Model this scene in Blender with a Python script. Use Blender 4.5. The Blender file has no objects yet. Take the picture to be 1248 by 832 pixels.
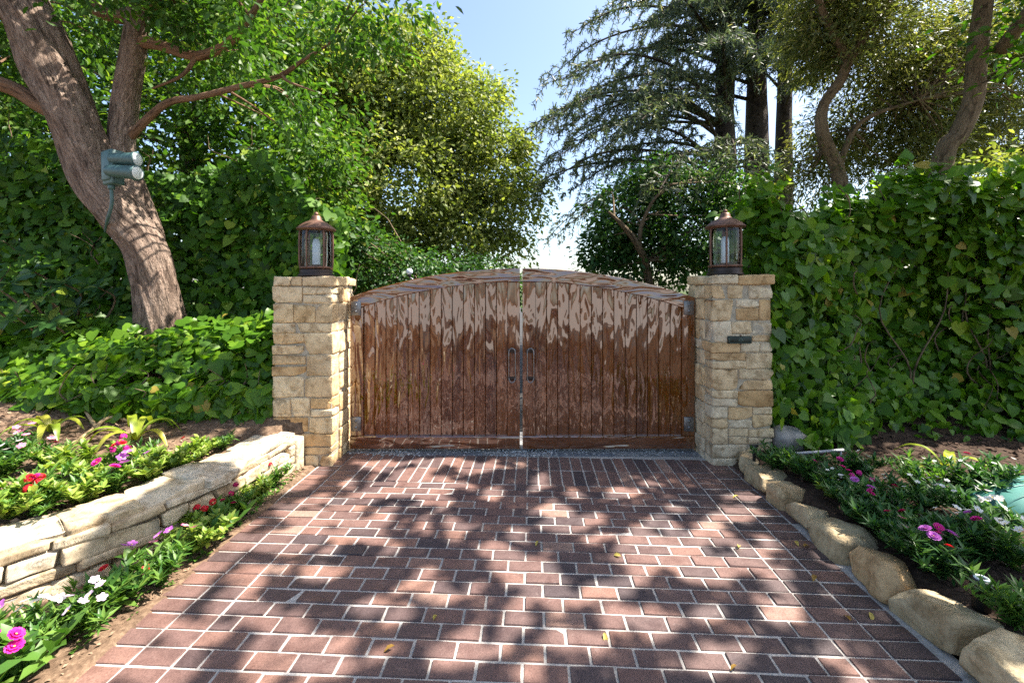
import bpy, math, random
import numpy as np

# ------------------------------------------------------------------ basics
random.seed(7)
RNG = np.random.default_rng(11)
sc = bpy.context.scene
COL = sc.collection
FPX, CX, HY, CH = 524.0, 624.0, 352.0, 1.72        # focal length (px of the 1248 wide photo), axis, horizon, eye height


def P(px, py, d):
    return np.array([(px - CX) * d / FPX, d, CH - (py - HY) * d / FPX])


def ground_at(px, py, z):
    d = FPX * (CH - z) / (py - HY)
    return np.array([(px - CX) * d / FPX, d, z])


def nrm(v):
    return v / np.maximum(np.linalg.norm(v, axis=-1, keepdims=True), 1e-9)


class Noise:
    def __init__(self, seed, n=10, lo=0.6, hi=1.8):
        r = np.random.default_rng(seed)
        k = nrm(r.normal(size=(n, 3))) * r.uniform(lo, hi, (n, 1))
        self.k, self.ph = k, r.uniform(0, 6.28, n)

    def __call__(self, p, f=1.0):
        return np.sin((np.asarray(p) * f) @ self.k.T + self.ph).sum(-1) / len(self.ph) ** .5 / 1.2


N1, N2, N3 = Noise(1), Noise(2), Noise(3)


class G:
    """collects geometry and becomes ONE mesh"""
    def __init__(self):
        self.v, self.f, self.t, self.c, self.n = [], [], [], [], 0

    def add(self, v, faces, tone=0.5, co=None, mi=0):
        v = np.asarray(v, float)
        k = len(v)
        for f in faces:
            f = np.asarray(f, np.int64)
            if f.size:
                self.f.append((f + self.n, mi))
        self.v.append(v)
        self.t.append(np.broadcast_to(np.asarray(tone, float), (k,)))
        self.c.append(v if co is None else np.asarray(co, float))
        self.n += k
        return self

    def mesh(self, name, mats, smooth=True, origin=None):
        v = np.concatenate(self.v)
        if origin is not None:
            v = v - np.asarray(origin)
        me = bpy.data.meshes.new(name)
        me.vertices.add(len(v))
        me.vertices.foreach_set('co', v.astype(np.float32).ravel())
        loops = np.concatenate([f.ravel() for f, _ in self.f])
        tot = np.concatenate([np.full(len(f), f.shape[1]) for f, _ in self.f])
        mi = np.concatenate([np.full(len(f), m) for f, m in self.f])
        start = np.concatenate([[0], np.cumsum(tot)[:-1]])
        me.loops.add(len(loops))
        me.loops.foreach_set('vertex_index', loops.astype(np.int32))
        me.polygons.add(len(tot))
        me.polygons.foreach_set('loop_start', start.astype(np.int32))
        me.polygons.foreach_set('material_index', mi.astype(np.int32))
        me.polygons.foreach_set('use_smooth', np.full(len(tot), smooth))
        a = me.attributes.new('tone', 'FLOAT', 'POINT')
        a.data.foreach_set('value', np.concatenate(self.t).astype(np.float32))
        a = me.attributes.new('axisco', 'FLOAT_VECTOR', 'POINT')
        a.data.foreach_set('vector', np.concatenate(self.c).astype(np.float32).ravel())
        me.update(calc_edges=True)
        me.validate()
        for m in (mats if isinstance(mats, (list, tuple)) else [mats]):
            me.materials.append(m)
        return me


def tag(o, label=None, cat=None, group=None, kind=None):
    if label: o['label'] = label
    if cat: o['category'] = cat
    if group: o['group'] = group
    if kind: o['kind'] = kind
    return o


def thing(name, label, cat, loc=(0, 0, 0), group=None):
    o = bpy.data.objects.new(name, None)
    COL.objects.link(o)
    o.empty_display_size = .1
    o.location = [float(a) for a in loc]
    return tag(o, label, cat, group)


def obj(name, g, mats, parent=None, smooth=True, local=False, label=None):
    """one mesh object; vertices are world positions unless local"""
    org = None
    if parent is not None and not local:
        org = np.array(parent.location)
        if parent.parent is not None:
            org = org + np.array(parent.parent.location)
    me = g.mesh(name, mats, smooth, org)
    o = bpy.data.objects.new(name, me)
    COL.objects.link(o)
    if parent is not None:
        o.parent = parent
    if label: o['label'] = label
    return o


def copy_tree(o, parent=None):
    c = o.copy()
    COL.objects.link(c)
    if parent is not None:
        c.parent = parent
    for ch in list(o.children):
        copy_tree(ch, c)
    return c


# ------------------------------------------------------------------ shapes
def box_faces():
    return [np.array([[0, 1, 3, 2], [4, 6, 7, 5], [0, 4, 5, 1], [2, 3, 7, 6], [0, 2, 6, 4], [1, 5, 7, 3]])]


_GRID = {}


def _cube_grid(m):
    """surface of a cube on an m*m*m lattice: index triples and quads"""
    if m in _GRID:
        return _GRID[m]
    idx, ids, quads = {}, [], []

    def vid(t):
        if t not in idx:
            idx[t] = len(ids)
            ids.append(t)
        return idx[t]
    e = m - 1
    for ax in range(3):
        b, c = (ax + 1) % 3, (ax + 2) % 3
        for side in (0, e):
            for i in range(e):
                for j in range(e):
                    q = []
                    for (u, w) in ((i, j), (i + 1, j), (i + 1, j + 1), (i, j + 1)):
                        t = [0, 0, 0]
                        t[ax], t[b], t[c] = side, u, w
                        q.append(vid(tuple(t)))
                    quads.append(q if side else q[::-1])
    _GRID[m] = (np.array(ids), np.array(quads))
    return _GRID[m]


def rounded(g, centre, half, r=.01, m=4, noise=0.0, nf=8.0, seed=0, tone=.5, rot=None, mi=0, warp=0.0, chip=0):
    """rounded, slightly uneven block"""
    half = np.asarray(half, float)
    r = min(r, half.min() * .95)
    ids, q = _cube_grid(m)
    p = np.empty((len(ids), 3))
    for a in range(3):
        inner = np.linspace(-(half[a] - r), half[a] - r, m - 2) if m > 2 else np.array([])
        vals = np.concatenate([[-half[a]], inner, [half[a]]])
        p[:, a] = vals[ids[:, a]]
    inn = np.clip(p, -(half - r), half - r)
    dv = p - inn
    n = nrm(dv)
    p = inn + n * r
    if warp:
        w = np.random.default_rng(seed + 5)
        s = w.uniform(-warp, warp, (3, 3))
        np.fill_diagonal(s, 0)
        p = p + p @ s
    if noise:
        off = np.array([seed * 1.37, seed * .71, seed * 2.11])
        p = p + n * (noise * (N1(p + off, nf) + .5 * N2(p + off, nf * 2.3)))[:, None]
    if chip:
        w = np.random.default_rng(seed + 11)
        for _ in range(chip):
            d = nrm(w.normal(size=3) / half)
            sup = (p @ d).max()
            cut = sup * w.uniform(.72, .93)
            over = np.maximum(p @ d - cut, 0)
            p = p - over[:, None] * d * .93
        p = p + n * (noise * .35 * N3(p + seed, nf * 5))[:, None]
    if rot is not None:
        p = p @ np.asarray(rot).T
    g.add(p + np.asarray(centre), [q], tone, co=p + off if noise else p, mi=mi)


def rotz(a):
    c, s = math.cos(a), math.sin(a)
    return np.array([[c, -s, 0], [s, c, 0], [0, 0, 1]])


def rotx(a):
    c, s = math.cos(a), math.sin(a)
    return np.array([[1, 0, 0], [0, c, -s], [0, s, c]])


def roty(a):
    c, s = math.cos(a), math.sin(a)
    return np.array([[c, 0, s], [0, 1, 0], [-s, 0, c]])


def spline(pts, n):
    pts = np.asarray(pts, float)
    k = len(pts)
    if k == 2:
        t = np.linspace(0, 1, n)[:, None]
        return pts[0] * (1 - t) + pts[1] * t
    ext = np.vstack([2 * pts[0] - pts[1], pts, 2 * pts[-1] - pts[-2]])
    s = np.linspace(0, k - 1 - 1e-6, n)
    i = s.astype(int)
    t = (s - i)[:, None]
    a, b, c, d = ext[i], ext[i + 1], ext[i + 2], ext[i + 3]
    return .5 * (2 * b + (c - a) * t + (2 * a - 5 * b + 4 * c - d) * t ** 2 + (3 * b - a - 3 * c + d) * t ** 3)


def tube(g, pts, radii, n=16, sides=8, rough=0.0, seed=0, tone=.5, cap=True, mi=0, ridges=0.0, flare=0.0):
    path = spline(pts, n)
    rad = np.interp(np.linspace(0, 1, n), np.linspace(0, 1, len(radii)), radii)
    if flare:
        rad = rad * (1 + flare * np.exp(-np.linspace(0, 9, n)))
    tan = nrm(np.gradient(path, axis=0))
    ref = np.array([0, 0, 1.0]) if abs(tan[0][2]) < .9 else np.array([1.0, 0, 0])
    u = nrm(np.cross(tan[0], ref))
    us = []
    for t in tan:
        u = nrm(u - t * (u @ t))
        us.append(u)
    us = np.array(us)
    ws = np.cross(tan, us)
    a = np.linspace(0, 2 * math.pi, sides, endpoint=False)
    length = np.concatenate([[0], np.cumsum(np.linalg.norm(np.diff(path, axis=0), axis=1))])
    ca, sa = np.cos(a), np.sin(a)
    R = np.repeat(rad[:, None], sides, 1)
    L = np.repeat(length[:, None], sides, 1)
    A = np.stack([np.broadcast_to(ca, R.shape), np.broadcast_to(sa, R.shape), L], -1)
    if rough:
        B = A * np.array([1, 1, 1.4]) + seed * 3.3
        R = R * (1 + rough * (N1(B, 1.6) + .4 * N2(B, 4.0)))
    if ridges:
        tw = L * 1.1
        B = np.stack([np.cos(a + tw), np.sin(a + tw), L * .25], -1) + seed
        R = R * (1 + ridges * N3(B, 5.0) + ridges * .5 * N2(B, 11.0))
    V = path[:, None] + R[..., None] * (ca[None, :, None] * us[:, None] + sa[None, :, None] * ws[:, None])
    i = np.arange(n - 1)[:, None] * sides
    j = np.arange(sides)[None]
    q = np.stack([i + j, i + (j + 1) % sides, i + sides + (j + 1) % sides, i + sides + j], -1).reshape(-1, 4)
    co = A.copy()
    co[..., :2] *= np.maximum(R[..., None], .001)
    vv, cc, faces = V.reshape(-1, 3), co.reshape(-1, 3), [q]
    if cap:
        k = len(vv)
        vv = np.vstack([vv, path[0], path[-1]])
        cc = np.vstack([cc, [0, 0, 0], [0, 0, length[-1]]])
        jj = np.arange(sides)
        t0 = np.stack([np.full(sides, k), (jj + 1) % sides, jj], -1)
        b = (n - 1) * sides
        t1 = np.stack([np.full(sides, k + 1), b + jj, b + (jj + 1) % sides], -1)
        faces += [np.vstack([t0, t1])]
    g.add(vv, faces, tone, co=cc, mi=mi)
    return path


def lathe(g, prof, centre, sides=32, tone=.5, mi=0, squash=None):
    prof = np.asarray(prof, float)
    a = np.linspace(0, 2 * math.pi, sides, endpoint=False)
    V = np.stack([prof[:, 0:1] * np.cos(a), prof[:, 0:1] * np.sin(a), np.repeat(prof[:, 1:2], sides, 1)], -1)
    n = len(prof)
    i = np.arange(n - 1)[:, None] * sides
    j = np.arange(sides)[None]
    q = np.stack([i + j, i + (j + 1) % sides, i + sides + (j + 1) % sides, i + sides + j], -1).reshape(-1, 4)
    g.add(V.reshape(-1, 3) + np.asarray(centre), [q], tone, mi=mi)


# leaf templates: x across, y towards the tip, z out of the leaf
IVY = (np.array([[0, 0, 0], [0, .42, -.02], [0, .96, -.16], [-.27, -.14, .03], [-.5, .12, .05], [-.40, .50, .0], [.27, -.14, .03], [.5, .12, .05], [.40, .50, .0]]),
       [np.array([[0, 1, 4, 3], [1, 2, 5, 4], [0, 6, 7, 1], [1, 7, 8, 2]])])
OVAL = (np.array([[0, 0, 0], [0, .52, .0], [0, 1.0, -.13], [-.17, .25, .05], [-.22, .6, .03], [.17, .25, .05], [.22, .6, .03]]),
        [np.array([[0, 1, 4, 3], [0, 5, 6, 1]]), np.array([[1, 2, 4], [1, 6, 2]])])
LANCE = (np.array([[0, 0, 0], [-.12, .42, .03], [0, 1.0, -.14], [.12, .42, .03], [0, .45, -.02]]),
         [np.array([[0, 4, 2, 1], [0, 3, 2, 4]])])
DIAM = (np.array([[0, 0, 0], [-.26, .45, .06], [0, 1.0, -.08], [.26, .45, .06]]),
        [np.array([[0, 2, 1], [0, 3, 2]])])
NEEDLE = (np.array([[-.07, 0, 0], [-.05, 1, 0], [.05, 1, 0], [.07, 0, 0]]), [np.array([[0, 3, 2, 1]])])


def leaves(g, pos, normal, tip, size, tmpl, tone, mi=0):
    tv, tf = tmpl
    n = nrm(normal)
    t = tip - n * (tip * n).sum(-1, keepdims=True)
    t = nrm(t)
    s = np.cross(t, n)
    size = np.broadcast_to(np.asarray(size, float), (len(pos),))[:, None, None]
    V = pos[:, None] + size * (tv[None, :, 0:1] * s[:, None] + tv[None, :, 1:2] * t[:, None] + tv[None, :, 2:3] * n[:, None])
    k = len(tv)
    off = (np.arange(len(pos)) * k)[:, None, None]
    fs = [(f[None] + off).reshape(-1, f.shape[1]) for f in tf]
    g.add(V.reshape(-1, 3), fs, np.repeat(np.broadcast_to(tone, (len(pos),)), k))


# ------------------------------------------------------------------ materials
def nodes(name):
    m = bpy.data.materials.new(name)
    m.use_nodes = True
    nt = m.node_tree
    b = nt.nodes['Principled BSDF']
    return m, nt, b


def nd(nt, kind, **kw):
    n = nt.nodes.new(kind)
    for k, v in kw.items():
        if k.startswith('i_'):
            n.inputs[k[2:].replace('_', ' ')].default_value = v
        else:
            setattr(n, k, v)
    return n


def ramp(nt, stops, src, interp='LINEAR'):
    r = nt.nodes.new('ShaderNodeValToRGB')
    e = r.color_ramp.elements
    r.color_ramp.interpolation = interp
    while len(e) > 1:
        e.remove(e[-1])
    for i, (p, c) in enumerate(stops):
        x = e[0] if i == 0 else e.new(p)
        x.position = p
        x.color = (*c, 1)
    nt.links.new(src, r.inputs['Fac'])
    return r.outputs['Color']


def attr(nt, name, out='Fac'):
    return nd(nt, 'ShaderNodeAttribute', attribute_name=name).outputs[out]


def mixc(nt, fac, a, b, blend='MIX'):
    n = nd(nt, 'ShaderNodeMix', data_type='RGBA', blend_type=blend)
    for s, v in ((n.inputs[0], fac), (n.inputs[6], a), (n.inputs[7], b)):
        if hasattr(v, 'is_linked') or hasattr(v, 'links'):
            nt.links.new(v, s)
        elif isinstance(v, (int, float)):
            s.default_value = v
        else:
            s.default_value = (*v, 1)
    return n.outputs[2]


def noise(nt, vec, scale, detail=4, rough=.55, dist=0.0, out='Fac'):
    n = nd(nt, 'ShaderNodeTexNoise')
    n.inputs['Scale'].default_value = scale
    n.inputs['Detail'].default_value = detail
    n.inputs['Roughness'].default_value = rough
    n.inputs['Distortion'].default_value = dist
    if vec is not None:
        nt.links.new(vec, n.inputs['Vector'])
    return n.outputs[out]


def mapping(nt, vec, scale):
    m = nd(nt, 'ShaderNodeMapping')
    m.inputs['Scale'].default_value = scale
    nt.links.new(vec, m.inputs['Vector'])
    return m.outputs['Vector']


def objco(nt):
    return nd(nt, 'ShaderNodeTexCoord').outputs['Object']


def bump(nt, h, strength, dist=.01, normal=None):
    b = nd(nt, 'ShaderNodeBump')
    b.inputs['Strength'].default_value = strength
    b.inputs['Distance'].default_value = dist
    nt.links.new(h, b.inputs['Height'])
    if normal is not None:
        nt.links.new(normal, b.inputs['Normal'])
    return b.outputs['Normal']


def leaf_mat(name, stops, trans=.35, rough=.5, spec=.3, tcol=(1.25, 1.35, .5)):
    m, nt, b = nodes(name)
    c = ramp(nt, stops, attr(nt, 'tone'))
    nt.links.new(c, b.inputs['Base Color'])
    b.inputs['Roughness'].default_value = rough
    b.inputs['Specular IOR Level'].default_value = spec
    tr = nd(nt, 'ShaderNodeBsdfTranslucent')
    tc = mixc(nt, 1.0, c, tcol, 'MULTIPLY')
    nt.links.new(tc, tr.inputs['Color'])
    mx = nd(nt, 'ShaderNodeMixShader')
    mx.inputs[0].default_value = trans
    nt.links.new(b.outputs[0], mx.inputs[1])
    nt.links.new(tr.outputs[0], mx.inputs[2])
    nt.links.new(mx.outputs[0], nt.nodes['Material Output'].inputs['Surface'])
    return m


def plain(name, col, rough=.5, metal=0.0, spec=.5, bstr=0.0, bscale=40, var=0.0, coat=0.0):
    m, nt, b = nodes(name)
    b.inputs['Base Color'].default_value = (*col, 1)
    b.inputs['Roughness'].default_value = rough
    b.inputs['Metallic'].default_value = metal
    b.inputs['Specular IOR Level'].default_value = spec
    b.inputs['Coat Weight'].default_value = coat
    co = objco(nt)
    if var:
        n = noise(nt, co, bscale * .35, 5)
        c = ramp(nt, [(.3, tuple(x * (1 - var) for x in col)), (.7, tuple(min(1, x * (1 + var)) for x in col))], n)
        nt.links.new(c, b.inputs['Base Color'])
    if bstr:
        nt.links.new(bump(nt, noise(nt, co, bscale, 5), bstr), b.inputs['Normal'])
    return m


def bark_mat(name, dark, mid, light, along=1.6, around=26, strength=1.0):
    m, nt, b = nodes(name)
    co = attr(nt, 'axisco', 'Vector')
    n1 = noise(nt, mapping(nt, co, (around, around, along * 2.2)), 1.0, 6, .62, .6)
    n2 = noise(nt, mapping(nt, co, (around * 3, around * 3, along * 7)), 1.0, 4, .6, .3)
    n3 = noise(nt, co, 3.0, 3)
    c = ramp(nt, [(.30, dark), (.5, mid), (.72, light)], n1)
    c = mixc(nt, .35, c, ramp(nt, [(.35, dark), (.65, light)], n2))
    c = mixc(nt, .3, c, ramp(nt, [(.35, mid), (.7, light)], n3))
    n4 = noise(nt, mapping(nt, co, (around * .45, around * .45, along * 1.1)), 1.0, 3, .6, .8)
    c = mixc(nt, .8, c, ramp(nt, [(.36, (.35, .33, .32)), (.47, (1, 1, 1)), (.7, (1.15, 1.12, 1.1))], n4), 'MULTIPLY')
    nt.links.new(c, b.inputs['Base Color'])
    b.inputs['Roughness'].default_value = .9
    b.inputs['Specular IOR Level'].default_value = .15
    nm = bump(nt, n1, strength, .09)
    nm = bump(nt, n2, strength * .7, .012, nm)
    nt.links.new(nm, b.inputs['Normal'])
    return m


def stone_mat(name, stops, bstr=.5, scale=14):
    m, nt, b = nodes(name)
    co = attr(nt, 'axisco', 'Vector')
    c = ramp(nt, stops, attr(nt, 'tone'))
    n1 = noise(nt, co, scale, 7, .62, .4)
    n2 = noise(nt, co, scale * .35, 3, .5, .8)
    n3 = noise(nt, co, scale * 6, 3, .6)
    c = mixc(nt, .6, c, ramp(nt, [(.32, (.52, .43, .33)), (.5, (1, 1, 1)), (.7, (1.15, 1.12, 1.06))], n2), 'MULTIPLY')
    c = mixc(nt, .75, c, ramp(nt, [(.33, (.42, .36, .28)), (.5, (1, 1, 1)), (.7, (1.1, 1.1, 1.1))], n1), 'MULTIPLY')
    c = mixc(nt, .5, c, ramp(nt, [(.32, (.6, .55, .5)), (.5, (1, 1, 1)), (.68, (1.12, 1.12, 1.12))], n3), 'MULTIPLY')
    nt.links.new(c, b.inputs['Base Color'])
    b.inputs['Roughness'].default_value = .85
    b.inputs['Specular IOR Level'].default_value = .25
    nm = bump(nt, n1, min(1, bstr * 1.3), .03)
    nm = bump(nt, n3, bstr * .5, .004, nm)
    nt.links.new(nm, b.inputs['Normal'])
    return m


M = {}
M['ivy'] = leaf_mat('ivy_leaf', [(0, (.034, .10, .007)), (.45, (.095, .215, .012)), (.8, (.18, .31, .018)), (.97, (.31, .40, .035)), (1, (.36, .28, .05))], .42, .40, .35)
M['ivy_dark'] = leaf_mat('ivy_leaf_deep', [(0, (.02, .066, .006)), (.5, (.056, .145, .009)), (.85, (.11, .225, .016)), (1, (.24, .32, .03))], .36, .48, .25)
M['canopy'] = leaf_mat('canopy_leaf', [(0, (.025, .075, .014)), (.5, (.055, .13, .02)), (.85, (.14, .23, .03)), (1, (.29, .31, .05))], .48, .45, .3)
M['bright'] = leaf_mat('bright_leaf', [(0, (.085, .13, .028)), (.45, (.18, .225, .055)), (.8, (.32, .345, .10)), (1, (.46, .45, .17))], .45, .5, .3)
M['laurel'] = leaf_mat('laurel_leaf', [(0, (.018, .06, .02)), (.5, (.04, .105, .025)), (.85, (.09, .175, .03)), (1, (.22, .27, .05))], .4, .45, .3)
M['olive'] = leaf_mat('olive_leaf', [(0, (.06, .085, .026)), (.5, (.14, .16, .055)), (.85, (.28, .27, .10)), (1, (.46, .41, .15))], .45, .45, .3)
M['cedar'] = leaf_mat('cedar_needle', [(0, (.035, .055, .05)), (.5, (.085, .115, .06)), (.8, (.17, .19, .07)), (1, (.30, .27, .10))], .35, .5, .35, (1.1, 1.2, .8))
M['bed'] = leaf_mat('bedding_leaf', [(0, (.04, .12, .02)), (.5, (.085, .19, .03)), (1, (.17, .28, .05))], .35, .42, .4)
M['bed_lime'] = leaf_mat('bedding_leaf_lime', [(0, (.12, .22, .03)), (.5, (.22, .33, .05)), (1, (.36, .42, .09))], .35, .45, .35)
M['bed_dark'] = leaf_mat('bedding_leaf_deep', [(0, (.02, .075, .018)), (.5, (.045, .13, .028)), (1, (.10, .19, .05))], .3, .42, .4)
M['strap'] = leaf_mat('strap_leaf', [(0, (.13, .24, .02)), (.5, (.27, .34, .03)), (1, (.45, .42, .06))], .35, .35, .45)
M['dry'] = leaf_mat('dry_leaf', [(0, (.30, .17, .04)), (.5, (.50, .36, .06)), (1, (.55, .45, .12))], .3, .5, .3)


def petal(name, a, b_):
    return leaf_mat(name, [(0, a), (1, b_)], .3, .5, .3, (1.1, 1.0, 1.05))


M['white'] = petal('white_petal', (.72, .72, .68), (.85, .85, .82))
M['magenta'] = petal('magenta_petal', (.55, .01, .22), (.75, .04, .36))
M['violet'] = petal('violet_petal', (.42, .09, .45), (.62, .22, .62))
M['red'] = petal('red_petal', (.5, .008, .015), (.68, .02, .04))
M['pink'] = petal('pink_petal', (.62, .16, .30), (.78, .36, .48))
M['lilac'] = petal('pale_lilac_petal', (.62, .42, .62), (.82, .70, .80))
M['crimson'] = petal('crimson_petal', (.30, .005, .06), (.45, .01, .10))
M['yellow'] = plain('flower_eye', (.7, .5, .05), .6)

M['bark'] = bark_mat('brown_bark', (.03, .018, .012), (.21, .14, .105), (.50, .39, .31), 2.6, 30, 1.0)
M['bark_smooth'] = bark_mat('branch_bark', (.10, .055, .032), (.22, .13, .08), (.34, .22, .145), 2.0, 40, .7)
M['bark_dark'] = bark_mat('cedar_bark', (.025, .018, .014), (.055, .042, .034), (.10, .08, .062), 3.0, 12, .9)
M['bark_tan'] = bark_mat('tan_bark', (.08, .055, .035), (.17, .125, .08), (.27, .20, .13), 3.0, 30, .7)

PIL = [(0, (.56, .36, .17)), (.2, (.64, .48, .29)), (.45, (.70, .57, .38)), (.6, (.64, .46, .25)), (.8, (.60, .50, .35)), (1, (.72, .62, .46))]
M['stone'] = stone_mat('golden_ashlar_stone', PIL, .55, 13)
M['wallstone'] = stone_mat('pale_wall_stone', [(0, (.44, .34, .22)), (.4, (.55, .46, .33)), (.7, (.50, .40, .26)), (1, (.60, .53, .42))], .8, 10)
M['kerbstone'] = stone_mat('ochre_kerb_stone', [(0, (.42, .32, .18)), (.5, (.50, .40, .25)), (1, (.47, .31, .16))], 1.0, 7)
M['mortar'] = plain('pale_mortar', (.40, .35, .27), .95, 0, .2, .5, 90, .2)

M['steel'] = plain('grey_steel', (.22, .22, .23), .38, .85, .5, .1, 60, .25)
M['iron'] = plain('black_iron', (.03, .03, .03), .42, .6, .5, .15, 60, .2)
M['copper'] = plain('aged_copper', (.16, .085, .06), .5, .55, .5, .2, 40, .35)
M['copper_dark'] = plain('dark_bronze', (.045, .032, .027), .45, .6, .5, .2, 40, .3)
M['teal'] = plain('teal_enamel', (.055, .115, .115), .42, 0, .5, .06, 80, .2)
M['teal_cover'] = plain('turquoise_plastic', (.045, .17, .15), .45, 0, .5, .1, 30, .15)
M['plaque'] = plain('dark_green_bronze', (.018, .028, .024), .4, .4, .5, .15, 60, .3)
M['plaque_mark'] = plain('verdigris_relief', (.07, .10, .085), .5, .4, .5, .1, 60, .3)
M['frost'] = plain('frosted_white', (.66, .72, .80), .2)
M['pvc'] = plain('white_pvc', (.42, .42, .44), .4)
M['brownpipe'] = plain('brown_drip_pipe', (.13, .065, .045), .5, 0, .4, .1, 40, .25)
M['rope'] = plain('dry_stem', (.38, .27, .14), .85, 0, .2, .4, 60, .25)
M['mulch'] = plain('bark_chip', (.075, .045, .032), .9, 0, .2, .3, 60, .45)
M['mulch_tan'] = plain('dry_litter', (.26, .175, .115), .9, 0, .2, .3, 60, .4)
M['pebble'] = plain('grey_pebble', (.33, .34, .35), .7, 0, .35, .2, 60, .5)
M['rock'] = plain('grey_rock', (.30, .27, .24), .9, 0, .25, .8, 25, .3)
M['lens'] = plain('lamp_lens', (.7, .74, .74), .15)


def glass_mat():
    m, nt, b = nodes('clear_lantern_glass')
    g = nd(nt, 'ShaderNodeBsdfGlossy')
    g.inputs['Roughness'].default_value = .03
    t = nd(nt, 'ShaderNodeBsdfTransparent')
    t.inputs['Color'].default_value = (.86, .90, .90, 1)
    lw = nd(nt, 'ShaderNodeLayerWeight')
    lw.inputs['Blend'].default_value = .28
    mx = nd(nt, 'ShaderNodeMixShader')
    nt.links.new(lw.outputs['Fresnel'], mx.inputs[0])
    nt.links.new(t.outputs[0], mx.inputs[1])
    nt.links.new(g.outputs[0], mx.inputs[2])
    co = objco(nt)
    nt.links.new(bump(nt, noise(nt, co, 9, 1), .12, .01), g.inputs['Normal'])
    nt.links.new(mx.outputs[0], nt.nodes['Material Output'].inputs['Surface'])
    return m


M['glass'] = glass_mat()


def wood_mat(name, vertical=True):
    m, nt, b = nodes(name)
    co = objco(nt)
    tone = attr(nt, 'tone')
    s = (38, 20, 1.5) if vertical else (1.5, 20, 38)
    s2 = (9, 5, .9) if vertical else (.9, 5, 9)
    off = nd(nt, 'ShaderNodeVectorMath', operation='SCALE')
    off.inputs[0].default_value = (3.1, 7.7, 5.3)
    nt.links.new(tone, off.inputs['Scale'])
    add = nd(nt, 'ShaderNodeVectorMath', operation='ADD')
    nt.links.new(co, add.inputs[0])
    nt.links.new(off.outputs[0], add.inputs[1])
    v = add.outputs[0]
    g1 = noise(nt, mapping(nt, v, s), 1, 5, .6, .5)
    g2 = noise(nt, mapping(nt, v, s2), 1, 3, .5, 1.0)
    c = ramp(nt, [(.28, (.034, .007, .0008)), (.5, (.115, .028, .0022)), (.72, (.23, .066, .0048))], g1)
    c = mixc(nt, .5, c, ramp(nt, [(.3, (.04, .009, .001)), (.7, (.20, .055, .004))], g2))
    c = mixc(nt, .35, c, ramp(nt, [(0, (.06, .015, .002)), (1, (.28, .085, .008))], tone))
    nt.links.new(c, b.inputs['Base Color'])
    b.inputs['Roughness'].default_value = .5
    b.inputs['Specular IOR Level'].default_value = .08
    b.inputs['Coat Weight'].default_value = 1.0
    b.inputs['Coat Roughness'].default_value = .03
    b.inputs['Coat IOR'].default_value = 2.2
    r1 = noise(nt, mapping(nt, v, (12, 6, 2.1) if vertical else (2.5, 6, 11)), 1, 1, .35, 1.0)
    r2 = noise(nt, mapping(nt, co, (4, 2, 1.3)), 1, 2, .5, .5)
    nm = bump(nt, r1, .85, .020)
    nm = bump(nt, r2, .2, .03, nm)
    nt.links.new(nm, b.inputs['Coat Normal'])
    nt.links.new(bump(nt, g1, .25, .004, nm), b.inputs['Normal'])
    return m


M['wood_v'] = wood_mat('varnished_mahogany_planks', True)
M['wood_h'] = wood_mat('varnished_mahogany_rail', False)


def paver_mat():
    m, nt, b = nodes('clay_paver')
    co = objco(nt)
    c = ramp(nt, [(0, (.066, .048, .050)), (.3, (.112, .070, .064)), (.6, (.165, .094, .078)), (.85, (.21, .116, .088)), (1, (.26, .165, .13))], attr(nt, 'tone'))
    n1 = noise(nt, co, 9, 6, .6, .3)
    n2 = noise(nt, co, 110, 4, .7)
    n3 = noise(nt, co, 1.3, 4, .6)
    c = mixc(nt, .6, c, ramp(nt, [(.3, (.62, .58, .6)), (.52, (1, 1, 1)), (.75, (1.25, 1.2, 1.16))], n1), 'MULTIPLY')
    c = mixc(nt, .6, c, ramp(nt, [(.32, (.5, .48, .48)), (.5, (1, 1, 1)), (.66, (1.3, 1.3, 1.3))], n2), 'MULTIPLY')
    n4 = noise(nt, co, 26, 5, .65)
    c = mixc(nt, ramp(nt, [(.60, (0, 0, 0)), (.76, (.28, .28, .28))], n4), c, (.36, .29, .26))
    c = mixc(nt, .35, c, ramp(nt, [(.35, (.72, .70, .74)), (.6, (1.1, 1.08, 1.05))], n3), 'MULTIPLY')
    nt.links.new(c, b.inputs['Base Color'])
    nt.links.new(ramp(nt, [(.3, (.42,) * 3), (.7, (.68,) * 3)], n1), b.inputs['Roughness'])
    b.inputs['Specular IOR Level'].default_value = .45
    nm = bump(nt, n1, .25, .008)
    nt.links.new(bump(nt, n2, .6, .003, nm), b.inputs['Normal'])
    return m


M['paver'] = paver_mat()
M['joint'] = plain('pale_paver_joint', (.42, .39, .36), .95, 0, .2, .4, 120, .22)


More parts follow.
